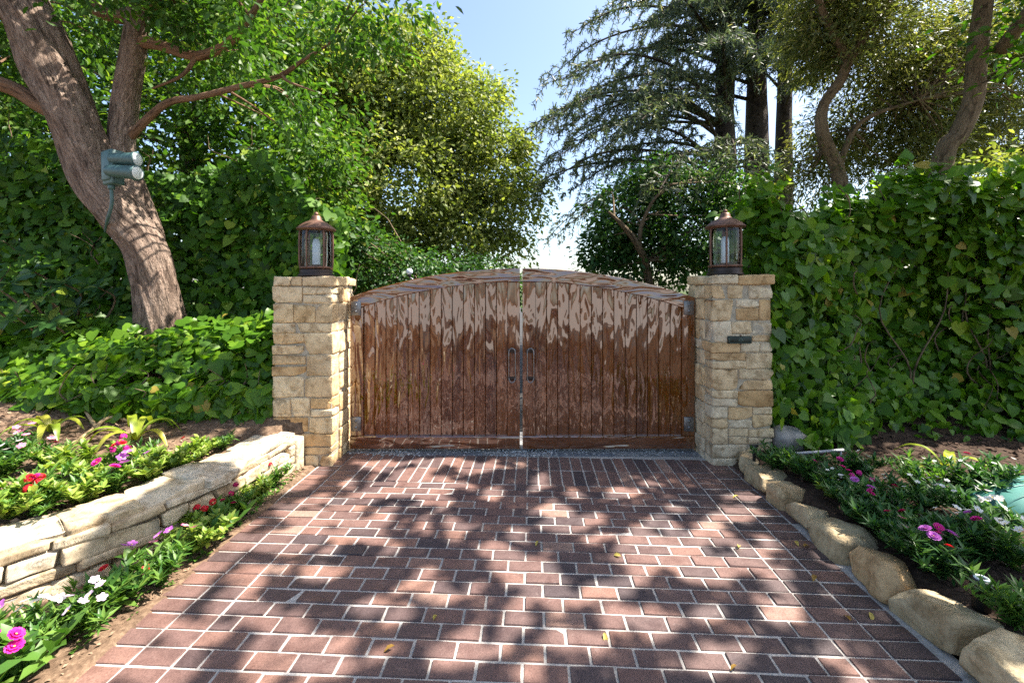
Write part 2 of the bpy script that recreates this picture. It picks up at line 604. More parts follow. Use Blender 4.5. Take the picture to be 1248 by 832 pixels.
def soil_mat():
    m, nt, b = nodes('garden_soil')
    co = objco(nt)
    n1 = noise(nt, co, 1.1, 5, .6)
    n2 = noise(nt, co, 28, 7, .7)
    n3 = noise(nt, co, 7, 4, .6)
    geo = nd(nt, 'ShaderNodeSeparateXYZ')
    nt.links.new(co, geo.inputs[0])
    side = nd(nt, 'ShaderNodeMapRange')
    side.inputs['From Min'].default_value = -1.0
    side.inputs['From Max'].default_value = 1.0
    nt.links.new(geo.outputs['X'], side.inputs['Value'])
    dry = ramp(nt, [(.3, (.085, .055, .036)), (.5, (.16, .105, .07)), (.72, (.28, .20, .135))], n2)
    dark_soil = ramp(nt, [(.3, (.028, .018, .014)), (.5, (.055, .036, .026)), (.72, (.11, .075, .052))], n2)
    c = mixc(nt, side.outputs[0], dry, dark_soil)  # paler soil on the -x side, darker on the +x side
    c = mixc(nt, .4, c, ramp(nt, [(.35, (.6, .58, .55)), (.65, (1.15, 1.1, 1.05))], n3), 'MULTIPLY')
    far = nd(nt, 'ShaderNodeMapRange')
    far.inputs['From Min'].default_value = 6.0
    far.inputs['From Max'].default_value = 9.0
    nt.links.new(geo.outputs['Y'], far.inputs['Value'])
    c = mixc(nt, far.outputs[0], c, ramp(nt, [(.35, (.03, .05, .015)), (.65, (.07, .09, .03))], n1))
    nt.links.new(c, b.inputs['Base Color'])
    b.inputs['Roughness'].default_value = .95
    b.inputs['Specular IOR Level'].default_value = .15
    nm = bump(nt, n3, .6, .04)
    nt.links.new(bump(nt, n2, .8, .015, nm), b.inputs['Normal'])
    return m


M['soil'] = soil_mat()


def aggregate_mat():
    m, nt, b = nodes('exposed_aggregate')
    co = objco(nt)
    v = nd(nt, 'ShaderNodeTexVoronoi')
    v.inputs['Scale'].default_value = 55
    nt.links.new(co, v.inputs['Vector'])
    c = ramp(nt, [(0, (.10, .105, .115)), (.4, (.20, .21, .225)), (.7, (.36, .35, .34)), (1, (.13, .12, .12))], nd(nt, 'ShaderNodeSeparateColor').outputs[0])
    sep = [n for n in nt.nodes if n.type == 'SEPARATE_COLOR'][0]
    nt.links.new(v.outputs['Color'], sep.inputs[0])
    nt.links.new(c, b.inputs['Base Color'])
    b.inputs['Roughness'].default_value = .75
    inv = nd(nt, 'ShaderNodeMath', operation='SUBTRACT')
    inv.inputs[0].default_value = 1
    nt.links.new(v.outputs['Distance'], inv.inputs[1])
    nt.links.new(bump(nt, inv.outputs[0], .8, .01), b.inputs['Normal'])
    return m


M['aggregate'] = aggregate_mat()
M['asphalt'] = plain('asphalt', (.040, .038, .036), .85, 0, .3, .5, 90, .25)
M['slab'] = plain('blue_grey_slab', (.11, .12, .14), .7, 0, .35, .3, 40, .25)


# ------------------------------------------------------------------ setting
WALL_C = [(-3.6, 1.2), (-3.02, 1.85), (-2.62, 2.34), (-2.41, 2.58), (-2.24, 2.92), (-2.15, 3.2), (-2.09, 3.7), (-2.04, 4.1)]   # foot of the low wall's face


def wall_x(y):
    return np.interp(y, [p[1] for p in WALL_C], [p[0] for p in WALL_C])


def sstep(a, b, x):
    t = np.clip((x - a) / (b - a), 0, 1)
    return t * t * (3 - 2 * t)


def gz(x, y):
    x, y = np.asarray(x, float), np.asarray(y, float)
    p = np.stack([x, y, np.zeros_like(x)], -1)
    rough = .018 * N1(p, 5) + .01 * N2(p, 14)
    wl = np.where(y < 4.15, wall_x(y) - .12, -2.0)
    left = (.30 + .10 * np.clip(wl - .3 - x, 0, 2.4) + .78 * sstep(3.75, 5.3, y) + rough) * sstep(0, .06, wl - x)
    left = left * (1 - sstep(-1.0, -2.0, y) * 0) * sstep(-.8, .3, y)
    right = (.13 + .035 * np.clip(x - 2.3, 0, 3) + .25 * sstep(4.1, 5.2, y) + rough) * sstep(2.14, 2.3, x) * sstep(-.8, .1, y)
    inside = sstep(9, 14, np.hypot(x, y - 4))
    strip = np.where((x < -1.9) & (x > wl), .012 + rough * .5, -.03)
    z = np.where(x < 0, np.where(x < wl, left, strip), np.where(x > 2.14, np.maximum(right, -.03), -.03))
    return z * (1 - inside) - .03 * inside


def make_ground():
    xs = np.unique(np.concatenate([np.linspace(-300, -14, 14), np.linspace(-14, -7, 12), np.arange(-7, -1.6, .055), np.linspace(-1.6, 2.0, 12), np.arange(2.0, 6.5, .055), np.linspace(6.5, 14, 12), np.linspace(14, 300, 14)]))
    ys = np.unique(np.concatenate([np.linspace(-300, -10, 12), np.linspace(-10, .3, 16), np.arange(.3, 6.2, .06), np.linspace(6.2, 16, 18), np.linspace(16, 400, 14)]))
    X, Y = np.meshgrid(xs, ys)
    V = np.stack([X, Y, gz(X, Y)], -1).reshape(-1, 3)
    nx, ny = len(xs), len(ys)
    i = np.arange(ny - 1)[:, None] * nx
    j = np.arange(nx - 1)[None]
    q = np.stack([i + j, i + j + 1, i + nx + j + 1, i + nx + j], -1).reshape(-1, 4)
    o = obj('ground', G().add(V, [q]), M['soil'])
    tag(o, 'brown garden soil under the beds and beyond the gate', None, None, 'structure')


make_ground()

# paved drive: real bricks in a bed of pale joint sand
TH = -.05                                                     # the courses run about three degrees off the gate


def uv2w(u, v):
    return u + .05 * (v - 3.0), v + TH * u


def make_drive():
    g = G()
    L, W, J = .2105, .106, .0080
    r = np.random.default_rng(5)

    def brick(u0, u1, v0, v1, tone):
        a, b, c, d = u0 + J / 2, u1 - J / 2, v0 + J / 2, v1 - J / 2
        e = .005
        zt = r.normal(0, .0018)
        tilt = r.normal(0, .0012, 2)
        top = [(a + e, c + e), (b - e, c + e), (b - e, d - e), (a + e, d - e)]
        bot = [(a, c), (b, c), (b, d), (a, d)]
        vs = []
        top = [(p + r.normal(0, .0011), q + r.normal(0, .0011)) for p, q in top]
        for k, (u, v) in enumerate(top):
            x, y = uv2w(u, v)
            vs.append((x, y, zt + tilt[0] * (1 if k in (1, 2) else -1) + tilt[1] * (1 if k > 1 else -1)))
        for (u, v) in bot:
            x, y = uv2w(u, v)
            vs.append((x, y, -.012))
        g.add(vs, [np.array([[0, 1, 2, 3], [4, 5, 1, 0], [5, 6, 2, 1], [6, 7, 3, 2], [7, 4, 0, 3]])], tone)

    def tone(lo=0.0, hi=1.0):
        return float(np.clip(r.normal(.42, .24), lo, hi))
    vtop = 3.79
    rows = int((vtop + 2.2) / W)
    lo, hi = -1.50, 1.61
    for k in range(rows):
        v1 = vtop - k * W
        v0 = v1 - W
        u = lo - (L / 2 if k % 2 else 0) + .02
        while u < hi - .001:
            a, b = max(u, lo), min(u + L, hi)
            if hi - b < .06:
                b = hi
            if b - lo > .06:
                if a - lo < .06:
                    a = lo
                brick(a, b, v0, v1, tone())
            u += L
            if b == hi:
                break
    rows2 = int((4.18 + 2.2) / W)
    for k in range(-6, rows):
        v1 = vtop - k * W
        for (a, b) in ((-1.935, -1.715), (-1.715, -1.50)):
            if v1 < 4.48:
                brick(a, b, v1 - W, v1, min(1, tone() + .13))
        for (a, b) in ((1.61, 1.825), (1.825, 2.04)) + (((2.04, 2.13),) if v1 > 3.3 else ()):
            if v1 < 4.48:
                brick(a, b, v1 - W, v1, max(0, tone() - .08))
    # two soldier rows before the gate
    for (v0, v1) in ((vtop, vtop + .315), (vtop + .315, vtop + .63)):
        u = lo
        while u < hi - .02:
            brick(u, min(u + W, hi), v0, v1, tone())
            u += W
    # joint bed
    bed = [uv2w(-1.95, -2.3), uv2w(2.06, -2.3), (2.14, 3.0), (2.22, 4.2), (1.9, 4.5), (-1.73, 4.5), uv2w(-1.945, 4.28)]
    g.add([(x, y, -.006) for x, y in bed], [np.array([[0, 1, 2, 3, 4, 5, 6]])], .5, mi=1)
    o = obj('driveway', g, [M['paver'], M['joint']], smooth=False)
    tag(o, 'red brown clay paver drive with pale joints in front of the gate', None, None, 'structure')


make_drive()

g = G()
g.add([(-1.74, 4.425, -.004), (1.96, 4.425, -.004), (1.96, 5.2, -.004), (-1.74, 5.2, -.004)], [np.array([[0, 1, 2, 3]])])
tag(obj('threshold_strip', g, M['aggregate'], smooth=False), 'exposed aggregate strip under the gate', None, None, 'structure')
g = G()
for k, (a, b) in enumerate(((-1.02, -.79), (-.78, -.55), (-.54, -.3), (.40, .63), (.64, .86), (.87, 1.08))):
    rounded(g, ((a + b) / 2, 4.49, -.02), ((b - a) / 2 - .006, .055, .022), .006, 4, 0, tone=k / 6)
tag(obj('threshold_paving', g, M['slab'], smooth=True), 'blue grey slabs let into the strip under the gate', None, None, 'structure')
g = G()
r = np.random.default_rng(3)
for k in range(420):
    x = r.normal(.1, .22) if k % 2 else r.uniform(-1.7, 1.9)
    y = r.uniform(4.43, 4.66)
    s = r.uniform(.006, .014)
    rounded(g, (x, y, .002), (s, s * r.uniform(.6, 1), s * .6), s * .5, 3, 0, tone=r.random(), rot=rotz(r.uniform(0, 3)))
tag(obj('gravel', g, M['pebble']), 'loose grey gravel at the foot of the gate', None, None, 'stuff')

g = G()
g.add([(-2.6, 5.2, -.012), (2.8, 5.2, -.012), (4.0, 40, -.012), (-3.0, 40, -.012)], [np.array([[0, 1, 2, 3]])])
tag(obj('inner_driveway', g, M['asphalt'], smooth=False), 'drive surface continuing behind the gate', None, None, 'structure')
g = G()
g.add([(-60, -9.5, -.02), (60, -9.5, -.02), (60, -2.4, -.02), (-60, -2.4, -.02)], [np.array([[0, 1, 2, 3]])])
_road = obj('road', g, M['asphalt'], smooth=False)
g = G()
g.add([(-60, -60, .06), (60, -60, .06), (60, -9.5, .06), (-60, -9.5, .06), (-60, -9.5, -.05), (60, -9.5, -.05)], [np.array([[0, 1, 2, 3], [3, 2, 5, 4]])])
tag(obj('pavement', g, plain('pale_concrete', (.30, .27, .245), .9, 0, .2, .3, 60, .15), smooth=False), 'pale concrete pavement across the street', None, None, 'structure')
tag(_road, 'asphalt street the drive leads out to', None, None, 'structure')


# ------------------------------------------------------------------ stone pillars
def make_pillar(name, label, x0, x1, y0, y1, H, seed, warm=1.0):
    r = np.random.default_rng(seed)
    root = thing(name, label, 'pillar', ((x0 + x1) / 2, (y0 + y1) / 2, 0), 'stone gate pillars')
    core = G()
    rounded(core, ((x0 + x1) / 2, (y0 + y1) / 2, H / 2 - .01), ((x1 - x0) / 2 - .011, (y1 - y0) / 2 - .011, H / 2 - .004), .008, 4)
    obj('mortar_core', core, M['mortar'], root)
    g, cap = G(), G()
    z, T, gap = -.03, .17, .0045
    while z < H - .10:
        h = r.choice([.10, .13, .16, .19, .21])
        if z + h > H - .20:
            h = H - .10 - z
        if h < .05:
            break

        def course(dst, z, h, out, xa, xb, ya, yb, allow=True):
            def split(a, b, n):
                w = r.uniform(.6, 1.5, n)
                return a + (b - a) * np.concatenate([[0], np.cumsum(w) / w.sum()])
            n = r.choice([2, 3]) if h < .16 else r.choice([2, 2, 3])
            for side in (0, 1):
                ed = split(xa, xb, n)
                for i in range(n):
                    jit = r.uniform(0, .014) + out
                    a, b = ed[i] - (out + r.uniform(0, .01) if i == 0 else 0), ed[i + 1] + (out + r.uniform(0, .01) if i == n - 1 else 0)
                    sub = [(z, h)]
                    if allow and h > .15 and r.random() < .5:
                        k = r.uniform(.35, .65) * h
                        sub = [(z, k), (z + k, h - k)]
                    for (zz, hh) in sub:
                        if side == 0:
                            c = ((a + b) / 2, ya + T / 2 - jit / 2, zz + hh / 2)
                        else:
                            c = ((a + b) / 2, yb - T / 2 + jit / 2, zz + hh / 2)
                        rounded(dst, c, ((b - a) / 2 - gap, (T + jit) / 2, hh / 2 - gap), r.uniform(.005, .013), 9, .006, 11, int(r.integers(1, 9999)), float(r.random() * warm), warp=.02, chip=2)
            for side in (0, 1):
                n2 = r.choice([1, 2])
                ed = split(ya + T, yb - T, n2)
                for i in range(n2):
                    jit = r.uniform(0, .014) + out
                    xc = xa + T / 2 - jit / 2 if side == 0 else xb - T / 2 + jit / 2
                    rounded(dst, (xc, (ed[i] + ed[i + 1]) / 2, z + h / 2), ((T + jit) / 2, (ed[i + 1] - ed[i]) / 2 - gap, h / 2 - gap), .010, 9, .006, 11, int(r.integers(1, 9999)), float(r.random() * warm), warp=.02, chip=2)
        course(g, z, h, 0.0, x0, x1, y0, y1)
        z += h
    course(cap, z, H - z, .014, x0, x1, y0, y1, False)
    obj('ashlar_masonry', g, M['stone'], root)
    rounded(cap, ((x0 + x1) / 2, (y0 + y1) / 2, H - .012), ((x1 - x0) / 2 - .15, (y1 - y0) / 2 - .15, .010), .006, 4, tone=.6)
    obj('cap_course', cap, M['stone'], root)
    return root


PH = 1.845
make_pillar('stone_pillar', 'golden stone gate pillar at the end of the low retaining wall', -2.335, -1.755, 4.2, 4.77, PH, 21, .72)
make_pillar('stone_pillar', 'golden stone gate pillar carrying the small dark plaque', 1.955, 2.545, 4.2, 4.77, PH + .015, 35)

# plaque on the pillar
pc = P(901, 414, 4.185)
root = thing('plaque', 'small dark bronze plaque fixed to a stone pillar', 'plaque', pc)
g = G()
rounded(g, pc, (.118, .016, .038), .012, 5)
obj('back_plate', g, M['plaque'], root)
g = G()
for (dx, dz, hx, hz) in ((0, .030, .102, .003), (0, -.030, .102, .003), (-.103, 0, .003, .027), (.103, 0, .003, .027)):
    rounded(g, pc + np.array([dx, -.0165, dz]), (hx, .003, hz), .002, 4)
obj('raised_rim', g, M['plaque_mark'], root)
g = G()
for k in range(9):
    a = k * .7
    rounded(g, pc + np.array([.008 + .026 * math.cos(a) * (.4 + .07 * k), -.0165, .013 * math.sin(a)]), (.006, .003, .004), .002, 3)
obj('worn_relief', g, M['plaque_mark'], root)
for dz in (.043, -.043):
    g = G()
    rounded(g, pc + np.array([0.01, -.003, dz]), (.006, .010, .007), .003, 4)
    obj('mounting_screw', g, M['copper'], root)


# ------------------------------------------------------------------ lanterns
def make_lantern(name, label, c, s=1.0, turn=0.0):
    root = thing(name, label, 'lantern', c, 'lanterns on the gate pillars')
    c = np.array(c, float)
    s = np.array([.86 * s, 1.07 * s])
    g = G()
    lathe(g, np.array([(0, 0), (.205, 0), (.207, .018), (.185, .032), (.192, .055), (.178, .075), (.165, .082), (0, .082)]) * s, c)
    obj('base', g, M['copper_dark'], root)
    g = G()
    lathe(g, np.array([(.172, .08), (.180, .16), (.180, .40), (.172, .455)]) * s, c, 40)
    obj('glass', g, M['glass'], root)
    g = G()
    for k in range(6):
        a = turn + k * math.pi / 3
        d = np.array([math.cos(a), math.sin(a), 0])
        pts = [c + (s[0] * d * rr + s[1] * np.array([0, 0, zz])) for rr, zz in ((.178, .07), (.188, .16), (.188, .40), (.178, .46))]
        tube(g, pts, [.010 if k != 1 else .016], 8, 6)
    lathe(g, np.array([(.170, .448), (.194, .45), (.196, .472), (.170, .474)]) * s, c)
    lathe(g, np.array([(.172, .078), (.190, .08), (.190, .098), (.172, .100)]) * s, c)
    obj('frame', g, M['copper'], root)
    g = G()
    lathe(g, np.array([(.0, .455), (.222, .458), (.226, .47), (.205, .488), (.165, .515), (.125, .535), (.085, .548), (.062, .565), (.055, .59), (.045, .603), (0, .606)]) * s, c)
    rf = obj('roof', g, M['copper'], root)
    g = G()
    lathe(g, np.array([(0, .60), (.022, .604), (.028, .62), (.018, .636), (0, .642)]) * s, c, 16)
    o = obj('finial', g, M['copper'], None)
    o.data.transform(__import__('mathutils').Matrix.Translation([-float(a) for a in c]))
    o.parent = rf
    g = G()
    lathe(g, np.array([(0, .08), (.058, .082), (.060, .10), (.056, .12)]) * s, c, 20)
    obj('lamp_holder', g, M['copper_dark'], root)
    g = G()
    lathe(g, np.array([(.040, .10), (.046, .14), (.046, .33), (.032, .37), (0, .38)]) * s, c, 24)
    obj('frosted_chimney', g, M['frost'], root)
    return root


make_lantern('lantern', 'copper roofed glass lantern on the pillar beside the low wall', (-2.03, 4.46, PH), .98, .35)
make_lantern('lantern', 'copper roofed glass lantern on the pillar with the dark plaque', (2.21, 4.46, PH + .015), 1.0, .15)


# ------------------------------------------------------------------ the gate
GY = 4.57
AR, AZ, AX = 5.6, 1.937 - 5.6, .10


def arch(x, off=0.0):
    return AZ + np.sqrt((AR - off) ** 2 - (np.asarray(x) - AX) ** 2)


def prism_x(g, xs, zlo, zhi, y0, y1, ch, tone):
    """a rail running along x whose lower and upper edges follow curves; chamfered front edges"""
    n = len(xs)
    sec = []
    for x, a, b in zip(xs, zlo, zhi):
        sec.append([(x, y0, a + ch), (x, y0, b - ch), (x, y0 + ch, b), (x, y1, b), (x, y1, a), (x, y0 + ch, a)])
    V = np.array(sec).reshape(-1, 3)
    i = np.arange(n - 1)[:, None] * 6
    j = np.arange(6)[None]
    q = np.stack([i + j, i + 6 + j, i + 6 + (j + 1) % 6, i + (j + 1) % 6], -1).reshape(-1, 4)
    ends = np.array([[0, 1, 2, 3, 4, 5], [(n - 1) * 6 + k for k in (5, 4, 3, 2, 1, 0)]])
    g.add(V, [q, ends], tone)


def make_leaf(x0, x1, label, hinge_left):
    root = thing('gate_leaf', label, 'gate', ((x0 + x1) / 2, GY, 0), 'double driveway gate')
    r = np.random.default_rng(int(abs(x0) * 100))
    RAIL = .142
    sl, sr = (.135, .13)
    # planks
    g = G()
    n = 13
    ed = np.linspace(x0 + sl, x1 - sr, n + 1)
    c = .0045
    for a, b in zip(ed[:-1], ed[1:]):
        yo = GY + r.uniform(0, .002)
        t = float(r.random())
        za, zb = arch(a, RAIL - .01), arch(b, RAIL - .01)
        zl = .15
        rows = 9
        f = np.linspace(0, 1, rows)
        V = []
        for q in f:
            bow = r.uniform(-.0008, .0008)
            V += [(a, yo + .012, zl + (za - zl) * q), (a + c, yo + bow, zl + (za - zl) * q), (b - c, yo - bow, zl + (zb - zl) * q), (b, yo + .012, zl + (zb - zl) * q)]
        i = np.arange(rows - 1)[:, None] * 4
        j = np.arange(3)[None]
        g.add(V, [np.stack([i + j, i + j + 1, i + j + 5, i + j + 4], -1).reshape(-1, 4)], t)
    back = np.array([(x0 + .02, GY + .045, .15), (x1 - .02, GY + .045, .15)] + [(x, GY + .045, arch(x, RAIL - .01)) for x in np.linspace(x1 - .02, x0 + .02, 14)])
    g.add(back, [np.arange(len(back))[None, ::-1]], .3)
    obj('plank_panel', g, M['wood_v'], root, smooth=False)
    g = G()
    xs = np.linspace(x0, x1, 26)
    prism_x(g, xs, arch(xs, RAIL), arch(xs, 0), GY - .028, GY + .06, .006, .6)
    obj('top_rail', g, M['wood_h'], root, smooth=False)
    g = G()
    xs = np.linspace(x0, x1, 8)
    prism_x(g, xs, np.full(8, .03), np.full(8, .165), GY - .034, GY + .06, .008, .25)
    obj('bottom_rail', g, M['wood_h'], root, smooth=False)
    for (a, b) in ((x0, x0 + sl), (x1 - sr, x1)):
        g = G()
        xs = np.array([a, (a + b) / 2, b])
        prism_x(g, xs, np.full(3, .167), arch(xs, RAIL + .002), GY - .024, GY + .055, .006, .5 if a == x0 else .42)
        obj('stile', g, M['wood_v'], root, smooth=False)
    # hinge plates with two bolts each
    hx = x0 + .062 if hinge_left else x1 - .062
    for hz in (1.515 if hinge_left else 1.52, .295):
        g = G()
        rounded(g, (hx, GY - .031, hz), (.052, .006, .075), .004, 5)
        h = obj('hinge_plate', g, M['steel'], root)
        for dz in (.034, -.034):
            g = G()
            lathe_pts = np.array([(0, .012), (.012, .010), (.015, 0)])
            a = np.linspace(0, 6.28, 10, endpoint=False)
            V = np.concatenate([[(hx + rr * math.cos(t), GY - .037 - hh, hz + dz + rr * math.sin(t)) for t in a] for rr, hh in lathe_pts])
            i = np.arange(2)[:, None] * 10
            j = np.arange(10)[None]
            g.add(V, [np.stack([i + j, i + 10 + j, i + 10 + (j + 1) % 10, i + (j + 1) % 10], -1).reshape(-1, 4)])
            o = obj('bolt_head', g, M['steel'], root)
            o.parent = h
    # pull handle
    px = x1 - .082 if hinge_left else x0 + .082
    zt, zb = 1.095, .745
    g = G()
    w = .034
    y = GY - .075
    for s in (-1, 1):
        tube(g, [(px + s * w, GY - .022, zt - .03), (px + s * w, y, zt - .035), (px + s * w, y, (zt + zb) / 2), (px + s * w, y, zb + .035), (px + s * w, GY - .022, zb + .03)], [.0055], 22, 8)
    tube(g, [(px - w, y, zt - .045), (px - w * .7, y, zt - .008), (px, y, zt + .004), (px + w * .7, y, zt - .008), (px + w, y, zt - .045)], [.0065], 14, 8)
    tube(g, [(px - w, y, zb + .045), (px - w * .7, y, zb + .008), (px, y, zb - .004), (px + w * .7, y, zb + .008), (px + w, y, zb + .045)], [.0065], 14, 8)
    hd = obj('pull_handle', g, M['steel'], root)
    for zz in (zt - .03, zb + .03):
        g = G()
        rounded(g, (px, GY - .0265, zz), (.046, .004, .02), .003, 4)
        o = obj('mounting_plate', g, M['copper_dark'], root)
        o.parent = hd


make_leaf(-1.71, .083, 'varnished wooden gate leaf hinged on the pillar beside the low retaining wall', True)
make_leaf(.112, 1.93, 'varnished wooden gate leaf hinged on the pillar with the plaque', False)


# ------------------------------------------------------------------ low retaining wall
def make_wall():
    root = thing('retaining_wall', 'low pale stone retaining wall curving along the flower bed', 'wall', (-2.6, 2.9, 0))
    r = np.random.default_rng(9)
    foot = spline([(x, y, 0) for x, y in WALL_C], 120)
    s = np.concatenate([[0], np.cumsum(np.linalg.norm(np.diff(foot, axis=0), axis=1))])
    tot = s[-1]

    def at(d):
        p = np.array([np.interp(d, s, foot[:, k]) for k in range(3)])
        q = np.array([np.interp(min(d + .02, tot), s, foot[:, k]) for k in range(3)]) - np.array([np.interp(max(d - .02, 0), s, foot[:, k]) for k in range(3)])
        return p, math.atan2(q[1], q[0])
    core = G()
    n = 40
    V, q = [], []
    for i in range(n):
        p, a = at(tot * i / (n - 1))
        nv = np.array([-math.sin(a), math.cos(a), 0])          # into the bed
        for (o, z) in ((.03, -.05), (.045, .30), (.40, .30), (.40, -.05)):
            V.append(p + nv * o + np.array([0, 0, z]))
    for i in range(n - 1):
        for j in range(4):
            q.append([i * 4 + j, i * 4 + 4 + j, i * 4 + 4 + (j + 1) % 4, i * 4 + (j + 1) % 4])
    core.add(V, [np.array(q), np.array([[0, 1, 2, 3], [(n - 1) * 4 + 3, (n - 1) * 4 + 2, (n - 1) * 4 + 1, (n - 1) * 4]])])
    obj('mortar_core', core, M['mortar'], root, smooth=False)
    g = G()
    z = -.03
    for h in (.12, .07, .10, .055):
        d = -r.uniform(0, .2)
        while d < tot:
            L = r.uniform(.14, .46)
            e = min(d + L, tot)
            if e - max(d, 0) > .05:
                p, a = at((max(d, 0) + e) / 2)
                nv = np.array([-math.sin(a), math.cos(a), 0])
                hh = h + r.uniform(-.008, .008)
                c = p + nv * (.07 - r.uniform(0, .025)) + np.array([0, 0, z + h / 2])
                R = rotz(a) @ roty(r.uniform(-.04, .04))
                rounded(g, c, ((e - max(d, 0)) / 2 - .003, .075, hh / 2 - .002), r.uniform(.007, .015), 10, .010, 9, int(r.integers(1, 9999)), float(r.random()), R, warp=.05, chip=3)
            d = e
        z += h
    # the end stone against the pillar
    rounded(g, (-2.10, 4.10, .15), (.09, .07, .155), .02, 7, .006, 7, 3, .8)
    obj('rubble_masonry', g, M['wallstone'], root)
    g = G()
    d = 0.0
    while d < tot:
        L = r.uniform(.26, .5)
        e = min(d + L, tot + .02)
        p, a = at((d + e) / 2)
        nv = np.array([-math.sin(a), math.cos(a), 0])
        c = p + nv * .19 + np.array([0, 0, .325])
        rounded(g, c, ((e - d) / 2 - .003, .205 + r.uniform(-.035, .02), .032), .011, 14, .010, 8, int(r.integers(1, 9999)), float(r.uniform(.3, 1)), rotz(a) @ rotx(r.uniform(-.03, .03)), warp=.05, chip=4)
        d = e
    obj('coping_stone', g, M['wallstone'], root)


make_wall()

# ------------------------------------------------------------------ rough edging stones along the other side
EDGE = [(4.22, 3.93, 'small rounded ochre edging stone against the pillar foot'),
        (3.93, 3.55, 'short upright edging stone next to the one at the pillar foot'),
        (3.55, 3.33, 'blocky cream edging stone just before the long pale ones'),
        (3.33, 3.0, 'long pale edging stone with a smooth sloping back'),
        (3.0, 2.68, 'grey tan edging stone with a chipped corner midway along the row'),
        (2.68, 2.33, 'orange streaked rounded edging stone beside the violet flowers'),
        (2.33, 1.98, 'big ochre edging stone with a hollow beside the small black bollard lamp'),
        (1.98, 1.5, 'large ochre edging stone cut off by the picture corner'),
        (1.5, 1.0, 'ochre edging stone past the picture corner')]


def edge_x(y):
    return np.interp(y, [1.0, 1.9, 2.25, 3.0, 3.96, 4.2], [2.0, 2.015, 2.03, 2.06, 2.11, 2.22])


for k, (ya, yb, lab) in enumerate(EDGE[:-1]):
    g = G()
    ym = (ya + yb) / 2
    a = math.atan2(ya - yb, float(edge_x(ya) - edge_x(yb)))
    w = [.10, .11, .10, .105, .12, .10, .125, .14][k]
    h = [.10, .115, .10, .10, .105, .12, .115, .12][k]
    c = np.array([edge_x(ym) + w + .01, ym, h - .05])
    rounded(g, (0, 0, 0), ((ya - yb) / 2 - .002, w * 1.12, h * .86), .03, 26, .015, 6.5, 40 + k * 7, [.5, .3, .7, .55, .35, .95, .45, .5][k], rotz(a - math.pi / 2 + math.pi / 2) @ roty((-.05, .08, -.04, .06, -.07, .05, .10, -.05)[k]) @ rotx((.12, -.05, .1, .14, .1, .2, .16, .1)[k]), warp=.14, chip=11)
    o = obj('edging_stone', g, M['kerbstone'])
    o.data.transform(__import__('mathutils').Matrix.Translation([0, 0, 0]))
    o.location = [float(t) for t in c]
    tag(o, lab, 'edging stone', 'rough edging stones along the drive')

# lump of grey rock by the pillar
g = G()
rounded(g, (0, 0, 0), (.17, .13, .12), .09, 10, .02, 8, 77, .5, warp=.15)
o = obj('rock', g, M['rock'])
o.location = [float(t) for t in P(962, 536, 4.28)]
tag(o, 'grey lump of rock lying beside the pillar under the ivy', 'rock')


# ------------------------------------------------------------------ foliage helpers
def lobe_points(lobes, n, rng, inner=.35):
    w = np.array([l[3] * l[4] * l[5] for l in lobes]) ** .72
    k = rng.choice(len(lobes), n, p=w / w.sum())
    L = np.array(lobes)[k]
    d = nrm(rng.normal(size=(n, 3)))
    r = inner + (1 - inner) * rng.random(n) ** .55
    return L[:, :3] + d * r[:, None] * L[:, 3:6], d


def foliage(g, lobes, clumps, per, clump_r, size, tmpl, seed, up=.6, out=.5, rnd=.7, droop=.5, tones=(.1, 1.0), inner=.35, flat=.75, prune=None):
    rng = np.random.default_rng(seed)
    c, d = lobe_points(lobes, clumps, rng, inner)
    if prune is not None:
        k = prune(c)
        c, d = c[k], d[k]
        clumps = len(c)
    ct = rng.uniform(*tones, clumps)
    cr = clump_r * rng.uniform(.5, 1.5, clumps)
    idx = np.repeat(np.arange(clumps), per)
    off = np.clip(rng.normal(size=(len(idx), 3)), -1.6, 1.6) * np.array([1, 1, flat]) * cr[idx][:, None]
    pos = c[idx] + off
    nor = up * np.array([0, 0, 1.0]) + out * d[idx] + rnd * rng.normal(size=pos.shape)
    tip = nrm(off) + .6 * d[idx] + np.array([0, 0, -droop]) + .4 * rng.normal(size=pos.shape)
    sz = size * rng.uniform(.6, 1.35, len(idx))
    tn = np.clip(.6 * ct[idx] + .4 * rng.uniform(*tones, len(idx)), 0, 1)
    leaves(g, pos, nor, tip, sz, tmpl, tn)
    return c


def px_lobes(rows, dspread=.8):
    """rows: px, py, depth, radius in px -> ellipsoids of real size standing there"""
    out = []
    for (x, y, d, r) in rows:
        c = P(x, y, d)
        R = r * d / FPX
        out.append((*c, R, R * dspread, R * .92))
    return out


def limb_set(g, start_pts, targets, r0, rng, sides=6, n=9, sag=.1, mi=0):
    start_pts = np.asarray(start_pts)
    for t in targets:
        dist = np.linalg.norm(start_pts - t, axis=1) + .8 * np.maximum(start_pts[:, 2] - t[2], 0)
        s = start_pts[np.argmin(dist)]
        m = (s + t) / 2 + rng.normal(size=3) * .09 * np.linalg.norm(t - s) + np.array([0, 0, sag * np.linalg.norm(t - s)])
        tube(g, [s, m, t], [r0 * rng.uniform(.7, 1.2), r0 * .6, r0 * .2], n, sides, .08, int(rng.integers(1, 99)), float(rng.random()), cap=False, mi=mi)


